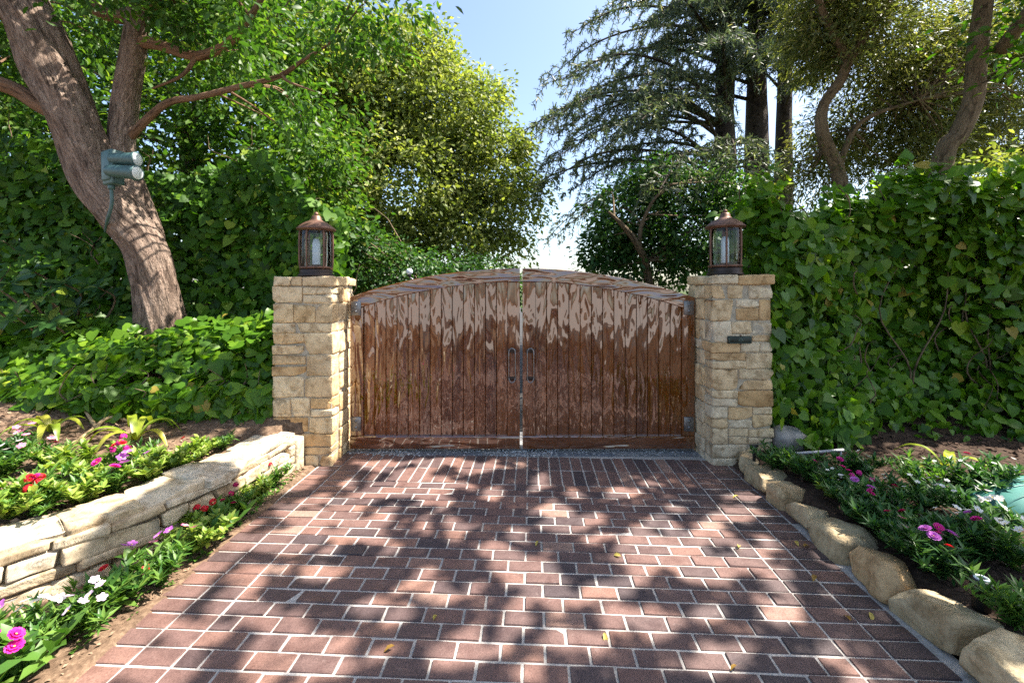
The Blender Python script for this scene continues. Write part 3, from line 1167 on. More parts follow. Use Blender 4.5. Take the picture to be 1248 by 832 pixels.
# ------------------------------------------------------------------ the leaning tree with the floodlight
def make_leaning_tree():
    base = P(197, 420, 5.05)
    root = thing('leaning_tree', 'rough barked tree with a curved leaning trunk carrying the floodlight', 'tree', (base[0], base[1], 0.9))
    rng = np.random.default_rng(31)
    tr = [P(200, 440, 5.05), P(197, 390, 5.05), P(191, 345, 5.03), P(178, 300, 4.98), P(149, 262, 4.92), P(122, 225, 4.88), P(103, 180, 4.85), P(80, 120, 4.8), P(38, 25, 4.7), P(-10, -50, 4.6), P(-70, -150, 4.5)]
    g = G()
    path = tube(g, tr, [.22, .20, .185, .19, .205, .205, .21, .225, .24, .24, .23], 150, 72, .07, 2, .5, ridges=.11, flare=.22)
    trunk = obj('trunk', g, M['bark'], root)
    # the second stem fused to the trunk below the lamp
    st = [P(190, 330, 5.12), P(181, 285, 5.14), P(162, 235, 5.10), P(150, 185, 5.08), P(153, 130, 5.08), P(161, 75, 5.02), P(168, 20, 4.95), P(174, -60, 4.85), P(190, -150, 4.7)]
    g = G()
    p2 = tube(g, st, [.12, .15, .145, .135, .13, .125, .12, .11, .09], 80, 36, .05, 4, .6, ridges=.05)
    obj('limb', g, M['bark'], root)
    b1 = [P(158, 168, 5.08), P(180, 145, 5.0), P(206, 125, 4.92), P(243, 118, 4.85), P(290, 106, 4.75), P(338, 94, 4.65), P(372, 72, 4.55), P(400, 55, 4.5)]
    g = G()
    p3 = tube(g, b1, [.05, .045, .038, .034, .03, .026, .02, .01], 50, 14, .06, 5, .7)
    tube(g, [p3[36], P(352, 100, 4.55), P(385, 112, 4.5)], [.02, .014, .006], 12, 8, .05, 2, .7)
    obj('limb', g, M['bark_smooth'], root)
    b2 = [P(78, 142, 4.86), P(48, 128, 4.8), P(20, 110, 4.75), P(-20, 95, 4.65), P(-80, 70, 4.5)]
    g = G()
    p4 = tube(g, b2, [.10, .085, .08, .075, .06], 30, 16, .06, 7, .6)
    obj('limb', g, M['bark_smooth'], root)
    b3 = [P(165, 50, 5.0), P(195, 55, 4.9), P(240, 68, 4.8), P(278, 52, 4.7), P(305, 20, 4.6), P(330, -20, 4.5)]
    g = G()
    p5 = tube(g, b3, [.07, .06, .05, .045, .035, .02], 36, 12, .08, 9, .6)
    tube(g, [p5[14], P(222, 92, 4.75), P(186, 108, 4.75)], [.03, .02, .012], 12, 8, .05, 3, .6)
    tube(g, [P(168, 20, 4.95), P(140, 20, 4.9), P(110, 5, 4.8), P(90, -40, 4.7)], [.08, .08, .07, .06], 20, 12, .08, 3, .6)
    tube(g, [P(172, 5, 4.9), P(210, -5, 4.8), P(230, -40, 4.7)], [.09, .07, .05], 14, 12, .08, 5, .6)
    obj('limb', g, M['bark_smooth'], root)
    lob = px_lobes([(330, 20, 4.5, 66), (450, -10, 4.2, 62), (395, 75, 4.8, 52), (250, 10, 4.9, 62), (420, 130, 5.2, 42), (520, -25, 4.1, 45), (140, -20, 5.2, 80), (20, 25, 5.5, 90), (240, 70, 5.4, 55), (330, 70, 5.2, 52),
                    (-60, 60, 5.0, 90), (360, 150, 5.6, 40)], .9)
    big = [(-4.2, 4.3, 6.3, 1.9, 1.6, 1.0), (-2.6, 3.9, 6.0, 1.3, 1.3, .8), (-5.8, 3.9, 5.6, 1.4, 1.5, 1.2), (-3.4, 5.2, 6.2, 1.4, 1.0, .9)]
    g = G()
    def sun_to_bank(p):                                   # keeps the crown thin where the bank below stands in the sun
        sl = np.array([.649, .08])
        q = p[:, :2] - sl * (p[:, 2:3] - 1.1)
        hit = (q[:, 0] > -5.2) & (q[:, 0] < -1.9) & (q[:, 1] > 3.7) & (q[:, 1] < 5.1)
        w = np.column_stack([q, np.zeros(len(q))])
        return ~(hit & (N1(w, 2.2) > -.7))
    c = foliage(g, lob, 470, 26, .17, .085, OVAL, 5, .5, .35, .8, .7, (.1, .95), prune=sun_to_bank)
    c2 = foliage(g, big, 90, 40, .17, .10, OVAL, 6, .7, .3, .7, .6, (.1, .9), prune=sun_to_bank)
    foliage(g, px_lobes([(300, 25, 4.3, 46), (215, -12, 4.5, 60), (430, 30, 4.3, 46), (110, -30, 4.3, 60), (360, 120, 4.6, 34), (470, 62, 4.6, 30)], .9), 105, 26, .13, .085, OVAL, 8, .5, .35, .8, .8, (.1, .8))
    limb_set(g, np.vstack([p3[10:], p4[8:], p5[8:], path[60:], p2[40:]]), np.vstack([c[::6], c2[::4]]), .016, rng, 5, 8, mi=1)
    obj('crown', g, [M['canopy'], M['bark_smooth']], root)


make_leaning_tree()

# twin floodlight screwed to the trunk
fc = P(138, 205, 4.60)
root = thing('floodlight', 'teal twin head floodlight fixed to the leaning tree trunk', 'floodlight', fc)
R0 = rotz(-.35) @ roty(-.05)
g = G()
rounded(g, fc, (.085, .06, .185), .016, 6, rot=R0)
rounded(g, fc + R0 @ np.array([.0, -.062, .01]), (.068, .014, .155), .012, 5, rot=R0)
box = obj('junction_box', g, M['teal'], root)
for (dz, ln, up, lab) in ((.085, .24, -.02, 0), (-.05, .30, -.10, 1)):
    g = G()
    a = fc + np.array([.03, -.05 - .04 * lab, dz])
    d = nrm(np.array([1.0, .06 - .1 * lab, up]))
    pts = [a + d * t for t in np.array([0, .25, .5, .8, 1.0]) * ln]
    tube(g, pts, [.055, .064, .068, .070, .072], 16, 18)
    tube(g, [pts[-1] - d * .005, pts[-1] + d * .022], [.08, .08], 4, 18)
    head = obj('lamp_head', g, M['teal'], root)
    g = G()
    tube(g, [pts[-1] + d * .0225, pts[-1] + d * .027], [.066, .06], 4, 18)
    o = obj('lens', g, M['lens'], root)
    o.parent = head
g = G()
q = fc + np.array([-.01, -.01, -.18])
tube(g, [q, q + np.array([0, 0, -.05])], [.030, .030], 4, 14)
tube(g, [q + np.array([0, 0, -.04]), P(136, 250, 4.60), P(131, 268, 4.66), P(129, 282, 4.85)], [.016], 24, 10)
obj('conduit', g, M['teal'], root)


# ------------------------------------------------------------------ ivy
def ivy_leaves(g, pts, nrmls, size, rng, tones=(0, 1), hang=1.0, jit=.5):
    n = len(pts)
    nor = nrmls + jit * rng.normal(size=(n, 3))
    tip = np.array([0, 0, -hang]) + .55 * rng.normal(size=(n, 3))
    sz = size * np.clip(rng.lognormal(-.12, .32, n), .4, 1.5)
    tn = np.clip(rng.normal(.42, .25, n), *tones)
    which = rng.integers(0, 3, n)
    for k, (sx, curl, dr) in enumerate(((1.0, 1.0, 0.0), (.86, 2.2, -.12), (1.12, -.6, .06))):
        m = which == k
        tv = IVY[0] * np.array([sx, 1, curl]) + np.array([0, 0, dr]) * (IVY[0][:, 1:2] ** 2)
        leaves(g, pts[m], nor[m], tip[m], sz[m], (tv, IVY[1]), tn[m])


def stems(g, pts, rng, n, spread=.5, r=.007):
    for k in range(n):
        p = pts[rng.integers(len(pts))]
        q = [p]
        for j in range(4):
            q.append(q[-1] + np.array([rng.normal(0, .09), rng.normal(0, .04), rng.uniform(.02, .17)]) * spread * 2)
        tube(g, q, [r * rng.uniform(.6, 1.6), r, r * .5], 12, 5, tone=float(rng.random()), cap=False)


def make_ivy_wall():
    root = thing('ivy_hedge', 'tall dense wall of ivy beside the pillar with the plaque', 'ivy', (4.3, 4.6, .15))
    rng = np.random.default_rng(51)
    n = 11500
    x = rng.uniform(2.42, 7.4, n)
    top = 2.42 + .14 * (x - 2.5) + .16 * np.sin(x * 3.1) + .1 * np.sin(x * 7.3)
    z = .18 + (top - .18) * rng.random(n) ** .93
    p0 = np.stack([x, z * 0, z], -1)
    y = 4.45 + .20 * N1(p0, 2.0) + .15 * N2(p0, 4.6) - .30 * np.exp(-((z - .2) / .45) ** 2) + .16 * sstep(3.6, 4.4, x) * np.exp(-((z - 1.55) / .6) ** 2)
    y = np.where(x < 2.62, np.maximum(y, 4.85 - .3 * sstep(2.5, 2.62, x)), y)
    depth = rng.random(n) ** 1.3 * .5
    keep = rng.random(n) < np.where((x > 4.0) & (z > .8) & (z < 2.1), .62, 1)
    pts = np.stack([x, y + depth, z], -1)[keep]
    nr = np.stack([.15 * rng.normal(size=len(pts)), -np.ones(len(pts)), .45 + .35 * (pts[:, 2] > 2.2)], -1)
    g = G()
    ivy_leaves(g, pts, nr, .106, rng)
    nb = 3600
    pb = np.stack([rng.uniform(2.9, 7.6, nb), rng.uniform(5.0, 5.35, nb), rng.uniform(.2, 2.6, nb)], -1)
    ivy_leaves(g, pb, np.stack([np.zeros(nb), -np.ones(nb), .4 * np.ones(nb)], -1), .16, rng, (0, .6))
    # spill over the crest and round the pillar
    m = 1300
    x = rng.uniform(2.45, 7.0, m)
    zt = 2.45 + .14 * (x - 2.5) + .16 * np.sin(x * 3.1) + .1 * np.sin(x * 7.3) + rng.normal(0, .07, m)
    pts2 = np.stack([x, 4.55 + rng.random(m) * .8, zt], -1)
    ivy_leaves(g, pts2, np.stack([np.zeros(m), -.4 * np.ones(m), np.ones(m)], -1), .12, rng, (.25, 1), .5, .5)
    for k in range(46):
        sx = rng.uniform(2.6, 6.6)
        s0 = np.array([sx, rng.uniform(4.5, 5.0), 2.40 + .14 * (sx - 2.5) + .16 * math.sin(sx * 3.1) + .1 * math.sin(sx * 7.3)])
        e = s0 + np.array([rng.normal(0, .16), rng.normal(-.05, .1), rng.uniform(.12, .42)])
        tt = rng.random(12)[:, None]
        pp = s0 * (1 - tt) + e * tt + .035 * rng.normal(size=(12, 3))
        ivy_leaves(g, pp, np.stack([rng.normal(size=12) * .5, -.7 * np.ones(12), .7 * np.ones(12)], -1), .095, rng, (.4, 1), .3, .5)
    k = 110
    zz = rng.uniform(.3, 1.75, k)
    pts3 = np.stack([2.56 + rng.random(k) ** 1.5 * .1, 4.18 + rng.random(k) * .4, zz], -1)
    ivy_leaves(g, pts3, np.stack([.4 * np.ones(k), -np.ones(k), .4 * np.ones(k)], -1), .11, rng)
    obj('foliage', g, M['ivy'], root)
    g = G()
    stems(g, pts + np.array([0, .06, 0]), rng, 130, .55, .006)
    for kx in (3.6, 4.25, 4.6, 5.0, 5.5, 6.1):
        tube(g, [(kx, 4.85, .1), (kx + .3 * math.sin(kx * 9), 4.75, .8), (kx - .25 * math.sin(kx * 5), 4.78, 1.5), (kx + .32, 4.85, 2.3)], [.011, .009, .007, .004], 16, 7, .1, int(kx * 9))
    obj('ivy_vine', g, M['bark_tan'], root)


make_ivy_wall()


def make_ivy_left():
    rng = np.random.default_rng(52)
    # screen of ivy behind the tree
    root = thing('ivy_hedge', 'dark ivy screen rising behind the leaning tree trunk', 'ivy', (-4.3, 5.9, .9))
    n = 15500
    x = rng.uniform(-8.8, -2.12, n)
    top = 3.5 + .25 * np.sin(x * 1.7) - .95 * sstep(-3.6, -2.2, x)
    z = .95 + (top - .95) * rng.random(n)
    p0 = np.stack([x, x * 0, z], -1)
    y = 5.75 + .22 * N1(p0, 1.5) + .12 * N2(p0, 3.5) - .4 * np.exp(-((z - 1.0) / .5) ** 2) - .55 * sstep(-3.5, -2.3, x)
    pts = np.stack([x, y + rng.random(n) ** 1.7 * .5, z], -1)
    nr = np.stack([.30 + .15 * rng.normal(size=n), -np.ones(n), .5 * np.ones(n)], -1)
    g = G()
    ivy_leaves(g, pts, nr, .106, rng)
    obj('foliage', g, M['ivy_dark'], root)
    g = G()
    stems(g, pts + np.array([0, .06, 0]), rng, 60, .6, .006)
    obj('ivy_vine', g, M['bark_tan'], root)
    # bank of ivy in front of the tree
    root = thing('ivy_bank', 'sunlit mound of ivy spilling over the bank below the tree', 'ivy', (-3.9, 4.7, .6))
    n = 5600
    x = rng.uniform(-7.6, -2.36, n)
    t = rng.random(n)
    ph = np.stack([x, t * 2, x * 0], -1)
    y0 = 4.02 + .16 * N1(ph, 1.6) + .10 * sstep(-3.0, -2.4, x)
    y = y0 + 1.25 * t
    z = .62 + .70 * np.sin(np.clip(t * 1.25, 0, 1) * math.pi / 2) + .06 * N2(ph, 3) + .06 * rng.normal(size=n) - .05
    z = np.maximum(z, gz(x, y) + .02)
    # hanging front
    m = 1700
    xf = rng.uniform(-7.4, -2.36, m)
    tf = rng.random(m) ** .8
    pf = np.stack([xf, xf * 0, tf * 1.2], -1)
    yf = 4.06 + .14 * N1(np.stack([xf, xf * 0, xf * 0], -1), 1.6) + .07 * rng.random(m)
    low = .50 + .13 * N3(np.stack([xf, xf * 0, xf * 0], -1), 3.2) - .08 * sstep(-3.3, -2.4, xf)
    zf = low + (.78 - low) * tf
    pts = np.vstack([np.stack([x, y, z], -1), np.stack([xf, yf, zf], -1)])
    nr = np.vstack([np.stack([.1 * np.ones(n), -.62 * np.ones(n), .85 * np.ones(n)], -1), np.stack([.15 * np.ones(m), -np.ones(m), .5 * np.ones(m)], -1)])
    g = G()
    ivy_leaves(g, pts, nr, .108, rng, (.15, 1), .8, .5)
    obj('foliage', g, M['ivy'], root)
    g = G()
    stems(g, np.stack([xf, yf + .05, zf - .2], -1), rng, 70, .5, .006)
    obj('ivy_vine', g, M['bark_tan'], root)


make_ivy_left()


# whorled shrub in the ivy shade
def make_whorl_shrub():
    root = thing('whorled_shrub', 'shrub with leaves in flat whorls growing among shaded ivy', 'shrub', (-5.3, 4.7, .9))
    rng = np.random.default_rng(61)
    g, gs = G(), G()
    spots = [(15, 345, 4.55), (52, 362, 4.6), (40, 330, 4.8), (-12, 370, 4.5), (78, 345, 4.9), (18, 385, 4.45), (95, 375, 4.95), (120, 350, 5.0), (-20, 335, 4.6), (60, 392, 4.6)]
    for (x, y, d) in spots:
        c = P(x, y, d)
        k = 12
        a = np.arange(k) * 2.4 + rng.uniform(0, 6)
        lift = rng.uniform(-.1, .45, k)
        ax = nrm(np.array([.15 * rng.normal(), -.55, .75]))
        u = nrm(np.cross(ax, [1, 0, 0]))
        w = np.cross(ax, u)
        tip = np.cos(a)[:, None] * u + np.sin(a)[:, None] * w + lift[:, None] * ax
        nor = ax + .25 * rng.normal(size=(k, 3)) - .5 * tip * lift[:, None]
        leaves(g, np.repeat(c[None], k, 0) + tip * .015, nor, tip, .19 * rng.uniform(.75, 1.15, k), OVAL, rng.uniform(.3, .95, k))
        tube(gs, [c, c + np.array([.02, .18, -.2]), (-5.2 + rng.normal(0, .2), 5.0, .85)], [.008, .011, .02], 12, 6, cap=False)
    obj('foliage', g, M['laurel'], root)
    obj('shrub_stem', gs, M['bark_tan'], root)


make_whorl_shrub()


# ------------------------------------------------------------------ trees beyond the gate
def make_tree(name, label, base, trunk, radii, lobes, clumps, per, clump_r, size, tmpl, mat, bark, seed, twigs=8, group=None, trunk_n=40, twr=.03, **kw):
    root = thing(name, label, 'tree', base, group)
    rng = np.random.default_rng(seed)
    starts = []
    for k, t in enumerate(trunk):
        g = G()
        p = tube(g, t, radii[k], trunk_n, 14, .06, seed + k, .5, ridges=.03)
        obj('trunk' if k == 0 else 'limb', g, bark, root)
        starts.append(p[len(p) // 3:])
    g = G()
    c = foliage(g, lobes, clumps, per, clump_r, size, tmpl, seed, **kw)
    if twigs:
        limb_set(g, np.vstack(starts), c[::twigs], twr, rng, 5, 8, mi=1)
    obj('crown', g, [mat, bark], root)
    return root


b = P(430, 352, 11.0)
make_tree('broadleaf_tree', 'big sunlit yellow green tree rising behind the gate', (b[0], 11.0, 0),
          [[(b[0], 11, -.1), (b[0] + .1, 11, 1.6), (b[0] + .5, 10.9, 3.4), (b[0] + .8, 11, 5.6)], [(b[0] + .1, 11, 1.6), (b[0] + 1.4, 10.8, 3.2), (b[0] + 2.6, 10.6, 4.6)]],
          [[.26, .22, .16, .08], [.15, .11, .05]],
          px_lobes([(470, 115, 10.6, 92), (540, 150, 10.4, 72), (588, 205, 10.4, 58), (600, 262, 10.4, 46), (480, 235, 10.2, 100), (415, 140, 10.8, 95), (405, 275, 10.2, 80), (556, 292, 10.2, 52), (640, 236, 10.6, 24),
                    (508, 62, 10.8, 46), (590, 128, 10.7, 38), (628, 182, 10.7, 20), (380, 60, 11.2, 80), (618, 300, 10.5, 24), (540, 78, 10.8, 26), (648, 262, 10.6, 20)], .85),
          2500, 40, .20, .12, DIAM, M['bright'], M['bark_tan'], 71, 40, tones=(.05, 1.0), inner=.45, twr=.022)

b = P(250, 352, 8.2)
make_tree('broadleaf_tree', 'dark shaded broadleaf tree behind the ivy screen', (b[0], 8.2, 0),
          [[(b[0], 8.2, -.1), (b[0] + .2, 8.2, 2.2), (b[0] - .2, 8.1, 4.4), (b[0] + .3, 8.2, 6)]], [[.28, .24, .18, .08]],
          px_lobes([(60, 60, 8.2, 120), (200, 40, 8.4, 110), (300, 140, 7.8, 90), (370, 210, 7.4, 75), (180, 190, 7.6, 100), (50, 200, 7.6, 110), (350, 290, 7.2, 60), (-80, 120, 8, 120), (330, 40, 8.6, 90), (420, 300, 7.6, 50), (-60, 260, 7.4, 110)], .7),
          1500, 30, .22, .13, OVAL, M['canopy'], M['bark_tan'], 72, 40, tones=(.1, 1.0), inner=.3)

make_tree('shrub', 'dark green shrub right behind the gate beside the globe lamp', (-1.4, 7.4, 0),
          [[(-1.4, 7.4, -.1), (-1.3, 7.4, .8), (-1.5, 7.3, 1.7)], [(-.4, 7.5, -.1), (-.5, 7.4, .8), (-.3, 7.4, 1.6)]], [[.07, .05, .02], [.06, .045, .02]],
          px_lobes([(440, 325, 7.4, 50), (500, 338, 7.2, 44), (555, 342, 7.4, 40), (600, 348, 7.6, 30), (400, 300, 7.3, 50), (625, 352, 8, 24)], .8),
          330, 30, .14, .085, OVAL, M['laurel'], M['bark_tan'], 77, 12, tones=(.05, 1.0), inner=.4, twr=.014)

# cedar with drooping branches, three stems
def make_cedar(label, bx, by, H, tr, seed, reach, zs, nbr, lean=0.0, az=None):
    root = thing('cedar_tree', label, 'tree', (bx, by, 0), 'cedars beyond the gate')
    rng = np.random.default_rng(seed)
    g = G()
    tp = tube(g, [(bx, by, -.1), (bx + lean * .3, by, H * .35), (bx + lean, by, H)], [tr, tr * .85, tr * .35], 40, 16, .05, seed, .5, ridges=.05)
    obj('trunk', g, M['bark_dark'], root)
    gb, gn = G(), G()
    NP, NT, NN = [], [], []
    for k in range(nbr):
        z = rng.uniform(*zs)
        i = np.argmin(abs(tp[:, 2] - z))
        s = tp[i]
        a = rng.uniform(0, 6.28) if az is None else rng.normal(az, .75)
        ln = reach * rng.uniform(.55, 1.05) * (1.0 - .35 * (z - zs[0]) / max(zs[1] - zs[0], .1))
        d = np.array([math.cos(a), math.sin(a), 0])
        pts = [s, s + d * ln * .35 + np.array([0, 0, .10 * ln]), s + d * ln * .7 + np.array([0, 0, .06 * ln]), s + d * ln + np.array([0, 0, -.12 * ln])]
        bp = tube(gb, pts, [.055, .04, .022, .008], 20, 6, .08, k, .4, cap=False)
        side = np.array([-d[1], d[0], 0])
        for j in range(5, 20):
            for sgn in (-1, 1):
                if rng.random() < .18:
                    continue
                l2 = (.35 + .55 * rng.random()) * (1.25 - j / 22) * ln * .30
                o = bp[j] + d * rng.normal(0, .05)
                dd = nrm(side * sgn + d * rng.uniform(.3, .9))
                drop = rng.uniform(.35, 1.2)
                tw = spline([o, o + dd * l2 * .55 + np.array([0, 0, -.08 * l2]), o + dd * l2 + np.array([0, 0, -drop * l2])], 8)
                tube(gb, tw[::3] if len(tw[::3]) > 2 else tw, [.010, .006, .003], 5, 4, tone=.4, cap=False)
                m = int(16 + 66 * l2)
                q = rng.random(m) * 7
                i0 = np.minimum(q.astype(int), 6)
                f = (q - i0)[:, None]
                c = tw[i0] * (1 - f) + tw[i0 + 1] * f
                NP.append(c)
                t = nrm(tw[i0 + 1] - tw[i0])
                NT.append(nrm(t * .8 + rng.normal(size=(m, 3)) * .6 + np.array([0, 0, -.15])))
                NN.append(rng.normal(size=(m, 3)) + np.array([0, -.6, .4]))
    pos, tip, nor = np.vstack(NP), np.vstack(NT), np.vstack(NN)
    leaves(gn, pos, nor, tip, .115 * rng.uniform(.6, 1.3, len(pos)), (NEEDLE[0] * np.array([1.35, 1, 1]), NEEDLE[1]), np.clip(rng.normal(.45, .22, len(pos)), 0, 1))
    obj('branch', gb, M['bark_dark'], root)
    obj('needle_sprays', gn, M['cedar'], root)


make_cedar('tall cedar with long branches drooping towards the open sky', 5.9, 12.0, 13, .36, 81, 7.0, (3.6, 10.5), 40, .1, az=math.pi)
make_cedar('straight dark cedar trunk in the middle of the group', 7.0, 12.3, 13, .40, 82, 5.0, (7.2, 11), 28, .0, az=-math.pi * .75)
make_cedar('slender cedar trunk standing behind the forked tree', 8.0, 12.8, 13, .30, 83, 3.8, (7.2, 11), 20, .2, az=-math.pi * .45)
make_cedar('dark cedar at the edge of the view behind the ivy', 9.6, 7.6, 9, .22, 84, 2.4, (2.6, 7), 24, .1)

# laurel-like tree behind the gate beside the plaque pillar
make_tree('laurel_tree', 'dense dark green small tree with a pale forked trunk behind the gate', (2.65, 8.4, 0),
          [[P(800, 430, 8.2), P(790, 335, 8.0), P(778, 300, 7.6), P(762, 278, 7.4), P(742, 258, 7.2)], [P(779, 302, 7.6), P(782, 275, 7.5), P(796, 245, 7.4), P(815, 225, 7.4)]], [[.09, .075, .06, .045, .02], [.045, .035, .025, .012]],
          px_lobes([(770, 262, 8.2, 50), (820, 236, 8.2, 50), (742, 298, 8.2, 34), (850, 290, 8, 58), (798, 312, 8.4, 56), (722, 318, 8.4, 17), (880, 240, 8, 46), (905, 285, 7.8, 50), (790, 225, 8.3, 30), (760, 322, 8.2, 30)], .8),
          620, 30, .15, .10, OVAL, M['laurel'], M['bark_tan'], 91, 16, tones=(.05, 1.0), inner=.4, twr=.02)

# forked thin tree and rough trunked tree behind the ivy wall
make_tree('forked_tree', 'thin crooked forked tree with sparse olive leaves above the ivy', (5.0, 6.5, 0),
          [[P(1030, 420, 6.5), P(1026, 260, 6.5), P(1020, 205, 6.5), P(1003, 165, 6.4), P(1003, 130, 6.4), P(1026, 95, 6.3), P(1030, 70, 6.3), P(1010, 30, 6.2), P(985, -30, 6.0)],
           [P(1026, 90, 6.3), P(1050, 50, 6.2), P(1075, 15, 6.1), P(1110, -30, 6.0)], [P(1022, 205, 6.5), P(1040, 160, 6.4), P(1065, 140, 6.3), P(1120, 122, 6.2)]],
          [[.12, .105, .095, .08, .07, .066, .06, .05, .04], [.06, .055, .045, .03], [.05, .04, .03, .015]],
          px_lobes([(1000, 40, 6.6, 55), (1050, 40, 6.4, 70), (1090, 120, 6.8, 60), (1015, 170, 7.0, 45), (1140, 60, 6.6, 60), (1190, 150, 7.0, 60), (1235, 40, 7.0, 70), (1160, 100, 7.4, 60), (1020, -40, 6.4, 80), (1120, 180, 6.8, 50), (985, 225, 7.0, 40), (1060, 190, 7.2, 40)], .9),
          2000, 36, .17, .095, LANCE, M['olive'], M['bark_tan'], 93, 9, tones=(.0, 1.0), inner=.2, twr=.014)

SUN_EL, SUN_AZ = math.radians(57), math.radians(7)                 # sun from the +x side, a little beyond the gate plane
SUN_DIR = np.array([math.cos(SUN_EL) * math.cos(SUN_AZ), math.cos(SUN_EL) * math.sin(SUN_AZ), math.sin(SUN_EL)])
# openings cut in the unseen crown to throw these sun patches on the drive (x, y, half width, half height in image px)
GAPS = [(500, 595, 70, 26), (425, 632, 95, 34), (345, 660, 60, 24), (560, 566, 80, 9), (470, 570, 60, 9), (540, 640, 34, 20), (690, 640, 46, 12), (668, 622, 30, 8), (735, 655, 30, 8),
        (850, 655, 62, 30), (815, 640, 40, 16), (895, 625, 36, 14), (870, 690, 50, 22), (915, 665, 34, 18), (640, 694, 46, 18), (600, 668, 28, 12), (690, 722, 40, 18), (650, 740, 40, 16),
        (600, 768, 60, 22), (700, 792, 58, 26), (560, 800, 46, 20), (470, 745, 40, 16), (440, 782, 50, 22), (380, 806, 44, 20), (520, 716, 36, 14), (760, 716, 22, 12), (790, 760, 34, 20), (860, 745, 22, 16),
        (955, 745, 26, 18), (880, 800, 40, 22), (300, 735, 44, 20), (240, 770, 46, 18), (200, 812, 60, 20), (330, 775, 30, 16), (640, 820, 40, 14), (960, 700, 20, 12), (300, 690, 40, 16), (1010, 790, 20, 14),
        (905, 606, 26, 6), (760, 600, 26, 6), (390, 700, 36, 14)]


def open_to_sun(q, rng):
    """whether the sun passes at the ground points q"""
    x, y = q[:, 0], np.maximum(q[:, 1], .3)
    px, py = CX + FPX * x / y, HY + FPX * CH / y
    w = np.stack([x, q[:, 1], np.zeros(len(x))], -1)
    wob = .4 * N1(w, 9.0) + .5 * N2(w, 21.0)
    m = np.zeros(len(x), bool)
    for (gx, gy, rx, ry) in GAPS:
        m |= ((px - gx) / (rx * .86 + .025 * FPX / y)) ** 2 + ((py - gy) / (ry * .86 + .022 * FPX * CH / y ** 2)) ** 2 < .9 + wob
    m &= N3(w, 16.0) < .85                                      # sprays hanging inside the openings
    m |= (N3(w, 9.5) > .80) | (N1(w, 14.0) > .85)                                     # small stray holes
    m |= (x < -1.75) & (N1(w, 3.1) + .5 * N2(w, 8.0) > -.45)     # thin over the raised bed
    m |= (q[:, 1] < 1.75) & (q[:, 1] > .35) & (N2(w, 2.4) + .4 * N1(w, 7) > -.3)  # and over the mouth of the drive
    return m


def make_shade_tree():
    root = thing('rough_trunk_tree', 'dark rough trunked tree leaning over the ivy towards the drive', 'tree', (5.1, 5.3, 0))
    rng = np.random.default_rng(94)
    st = []
    for k, (t, rr) in enumerate((
            ([P(1120, 400, 5.4), P(1148, 200, 5.3), P(1168, 165, 5.25), P(1186, 120, 5.2), P(1190, 70, 5.15), P(1198, 10, 5.1), P(1205, -60, 5.0), P(1190, -180, 4.8), (5.3, 4.6, 7.6)], [.13, .11, .105, .10, .095, .09, .085, .07, .04]),
            ([(5.72, 5.05, 4.5), (5.6, 4.0, 5.3), (5.4, 2.8, 5.9), (4.9, 1.6, 6.3)], [.07, .05, .03, .01]),
            ([(5.4, 4.75, 6.8), (4.5, 5.1, 7.3), (3.2, 5.3, 7.5), (2.2, 5.2, 7.5)], [.055, .04, .025, .008]),
            ([(5.35, 4.65, 7.3), (4.9, 3.9, 7.5), (4.2, 3.0, 7.4), (3.4, 2.4, 7.2)], [.03, .022, .014, .006]))):
        g = G()
        st.append(tube(g, t, rr, 40, 14, .06, 94 + k, .5, ridges=.04)[8:])
        obj('trunk' if k == 0 else 'limb', g, M['bark_tan'], root)
    n = 62000
    z = rng.uniform(5.7, 7.5, n)
    q = np.stack([rng.uniform(-3.6, 2.6, n), rng.uniform(-1.3, 4.75, n)], -1)
    pos = np.stack([q[:, 0] + SUN_DIR[0] / SUN_DIR[2] * z, q[:, 1] + SUN_DIR[1] / SUN_DIR[2] * z, z], -1)
    pos[:, 2] += .25 * N1(pos * np.array([1, 1, 0]), 1.1)
    lt = rng.uniform(.75, 1.25, n)
    q2 = pos[:, :2] - SUN_DIR[:2] / SUN_DIR[2] * pos[:, 2:3]
    keep = ~open_to_sun(q2, rng)  # leaves dropped so the crown's shade takes the wanted pattern
    pos = pos[keep]
    n = len(pos)
    g = G()
    leaves(g, pos, np.array([.45, 0, 1.0]) + .45 * rng.normal(size=(n, 3)), np.stack([rng.normal(size=n), rng.normal(size=n), np.full(n, -.5)], -1), .105 * rng.uniform(.7, 1.2, n), (OVAL[0] - np.array([0, .5, 0]), OVAL[1]), np.clip(rng.normal(.45, .22, n), 0, 1))
    c2 = foliage(g, [(5.6, 4.9, 4.5, .55, .5, .45), (6.3, 4.6, 5.2, .7, .6, .5)], 40, 24, .2, .10, OVAL, 95, .5, .3, .7, .6)
    limb_set(g, np.vstack(st), np.vstack([pos[::900], c2[::3]]), .008, rng, 5, 8, mi=1)
    obj('crown', g, [M['ivy_dark'], M['bark_dark']], root)


make_shade_tree()

make_tree('added_shade_tree', 'added leafy tree outside the view that shades the drive end and street', (5.2, -1.6, 0),  # unseen tree added to darken the ground the gate mirrors
          [[(5.2, -1.6, -.1), (5.1, -1.6, 2.2), (4.8, -1.8, 4.2), (4.4, -2.0, 6.2)], [(5.0, -1.6, 3.0), (3.6, -2.0, 4.8), (2.4, -2.4, 5.6)]],
          [[.20, .17, .13, .06], [.09, .06, .03]],
          [(4.4, -1.6, 6.2, 1.8, 1.7, .9), (2.4, -2.2, 6.4, 1.9, 1.8, .8), (3.6, -4.0, 6.2, 2.2, 1.6, .9), (5.8, -3.0, 6.6, 1.8, 1.8, 1.0), (.6, -3.4, 6.2, 1.6, 1.6, .7)],
          330, 40, .34, .17, OVAL, M['ivy_dark'], M['bark_tan'], 95, 10, tones=(.0, .9), inner=.1, twr=.02)

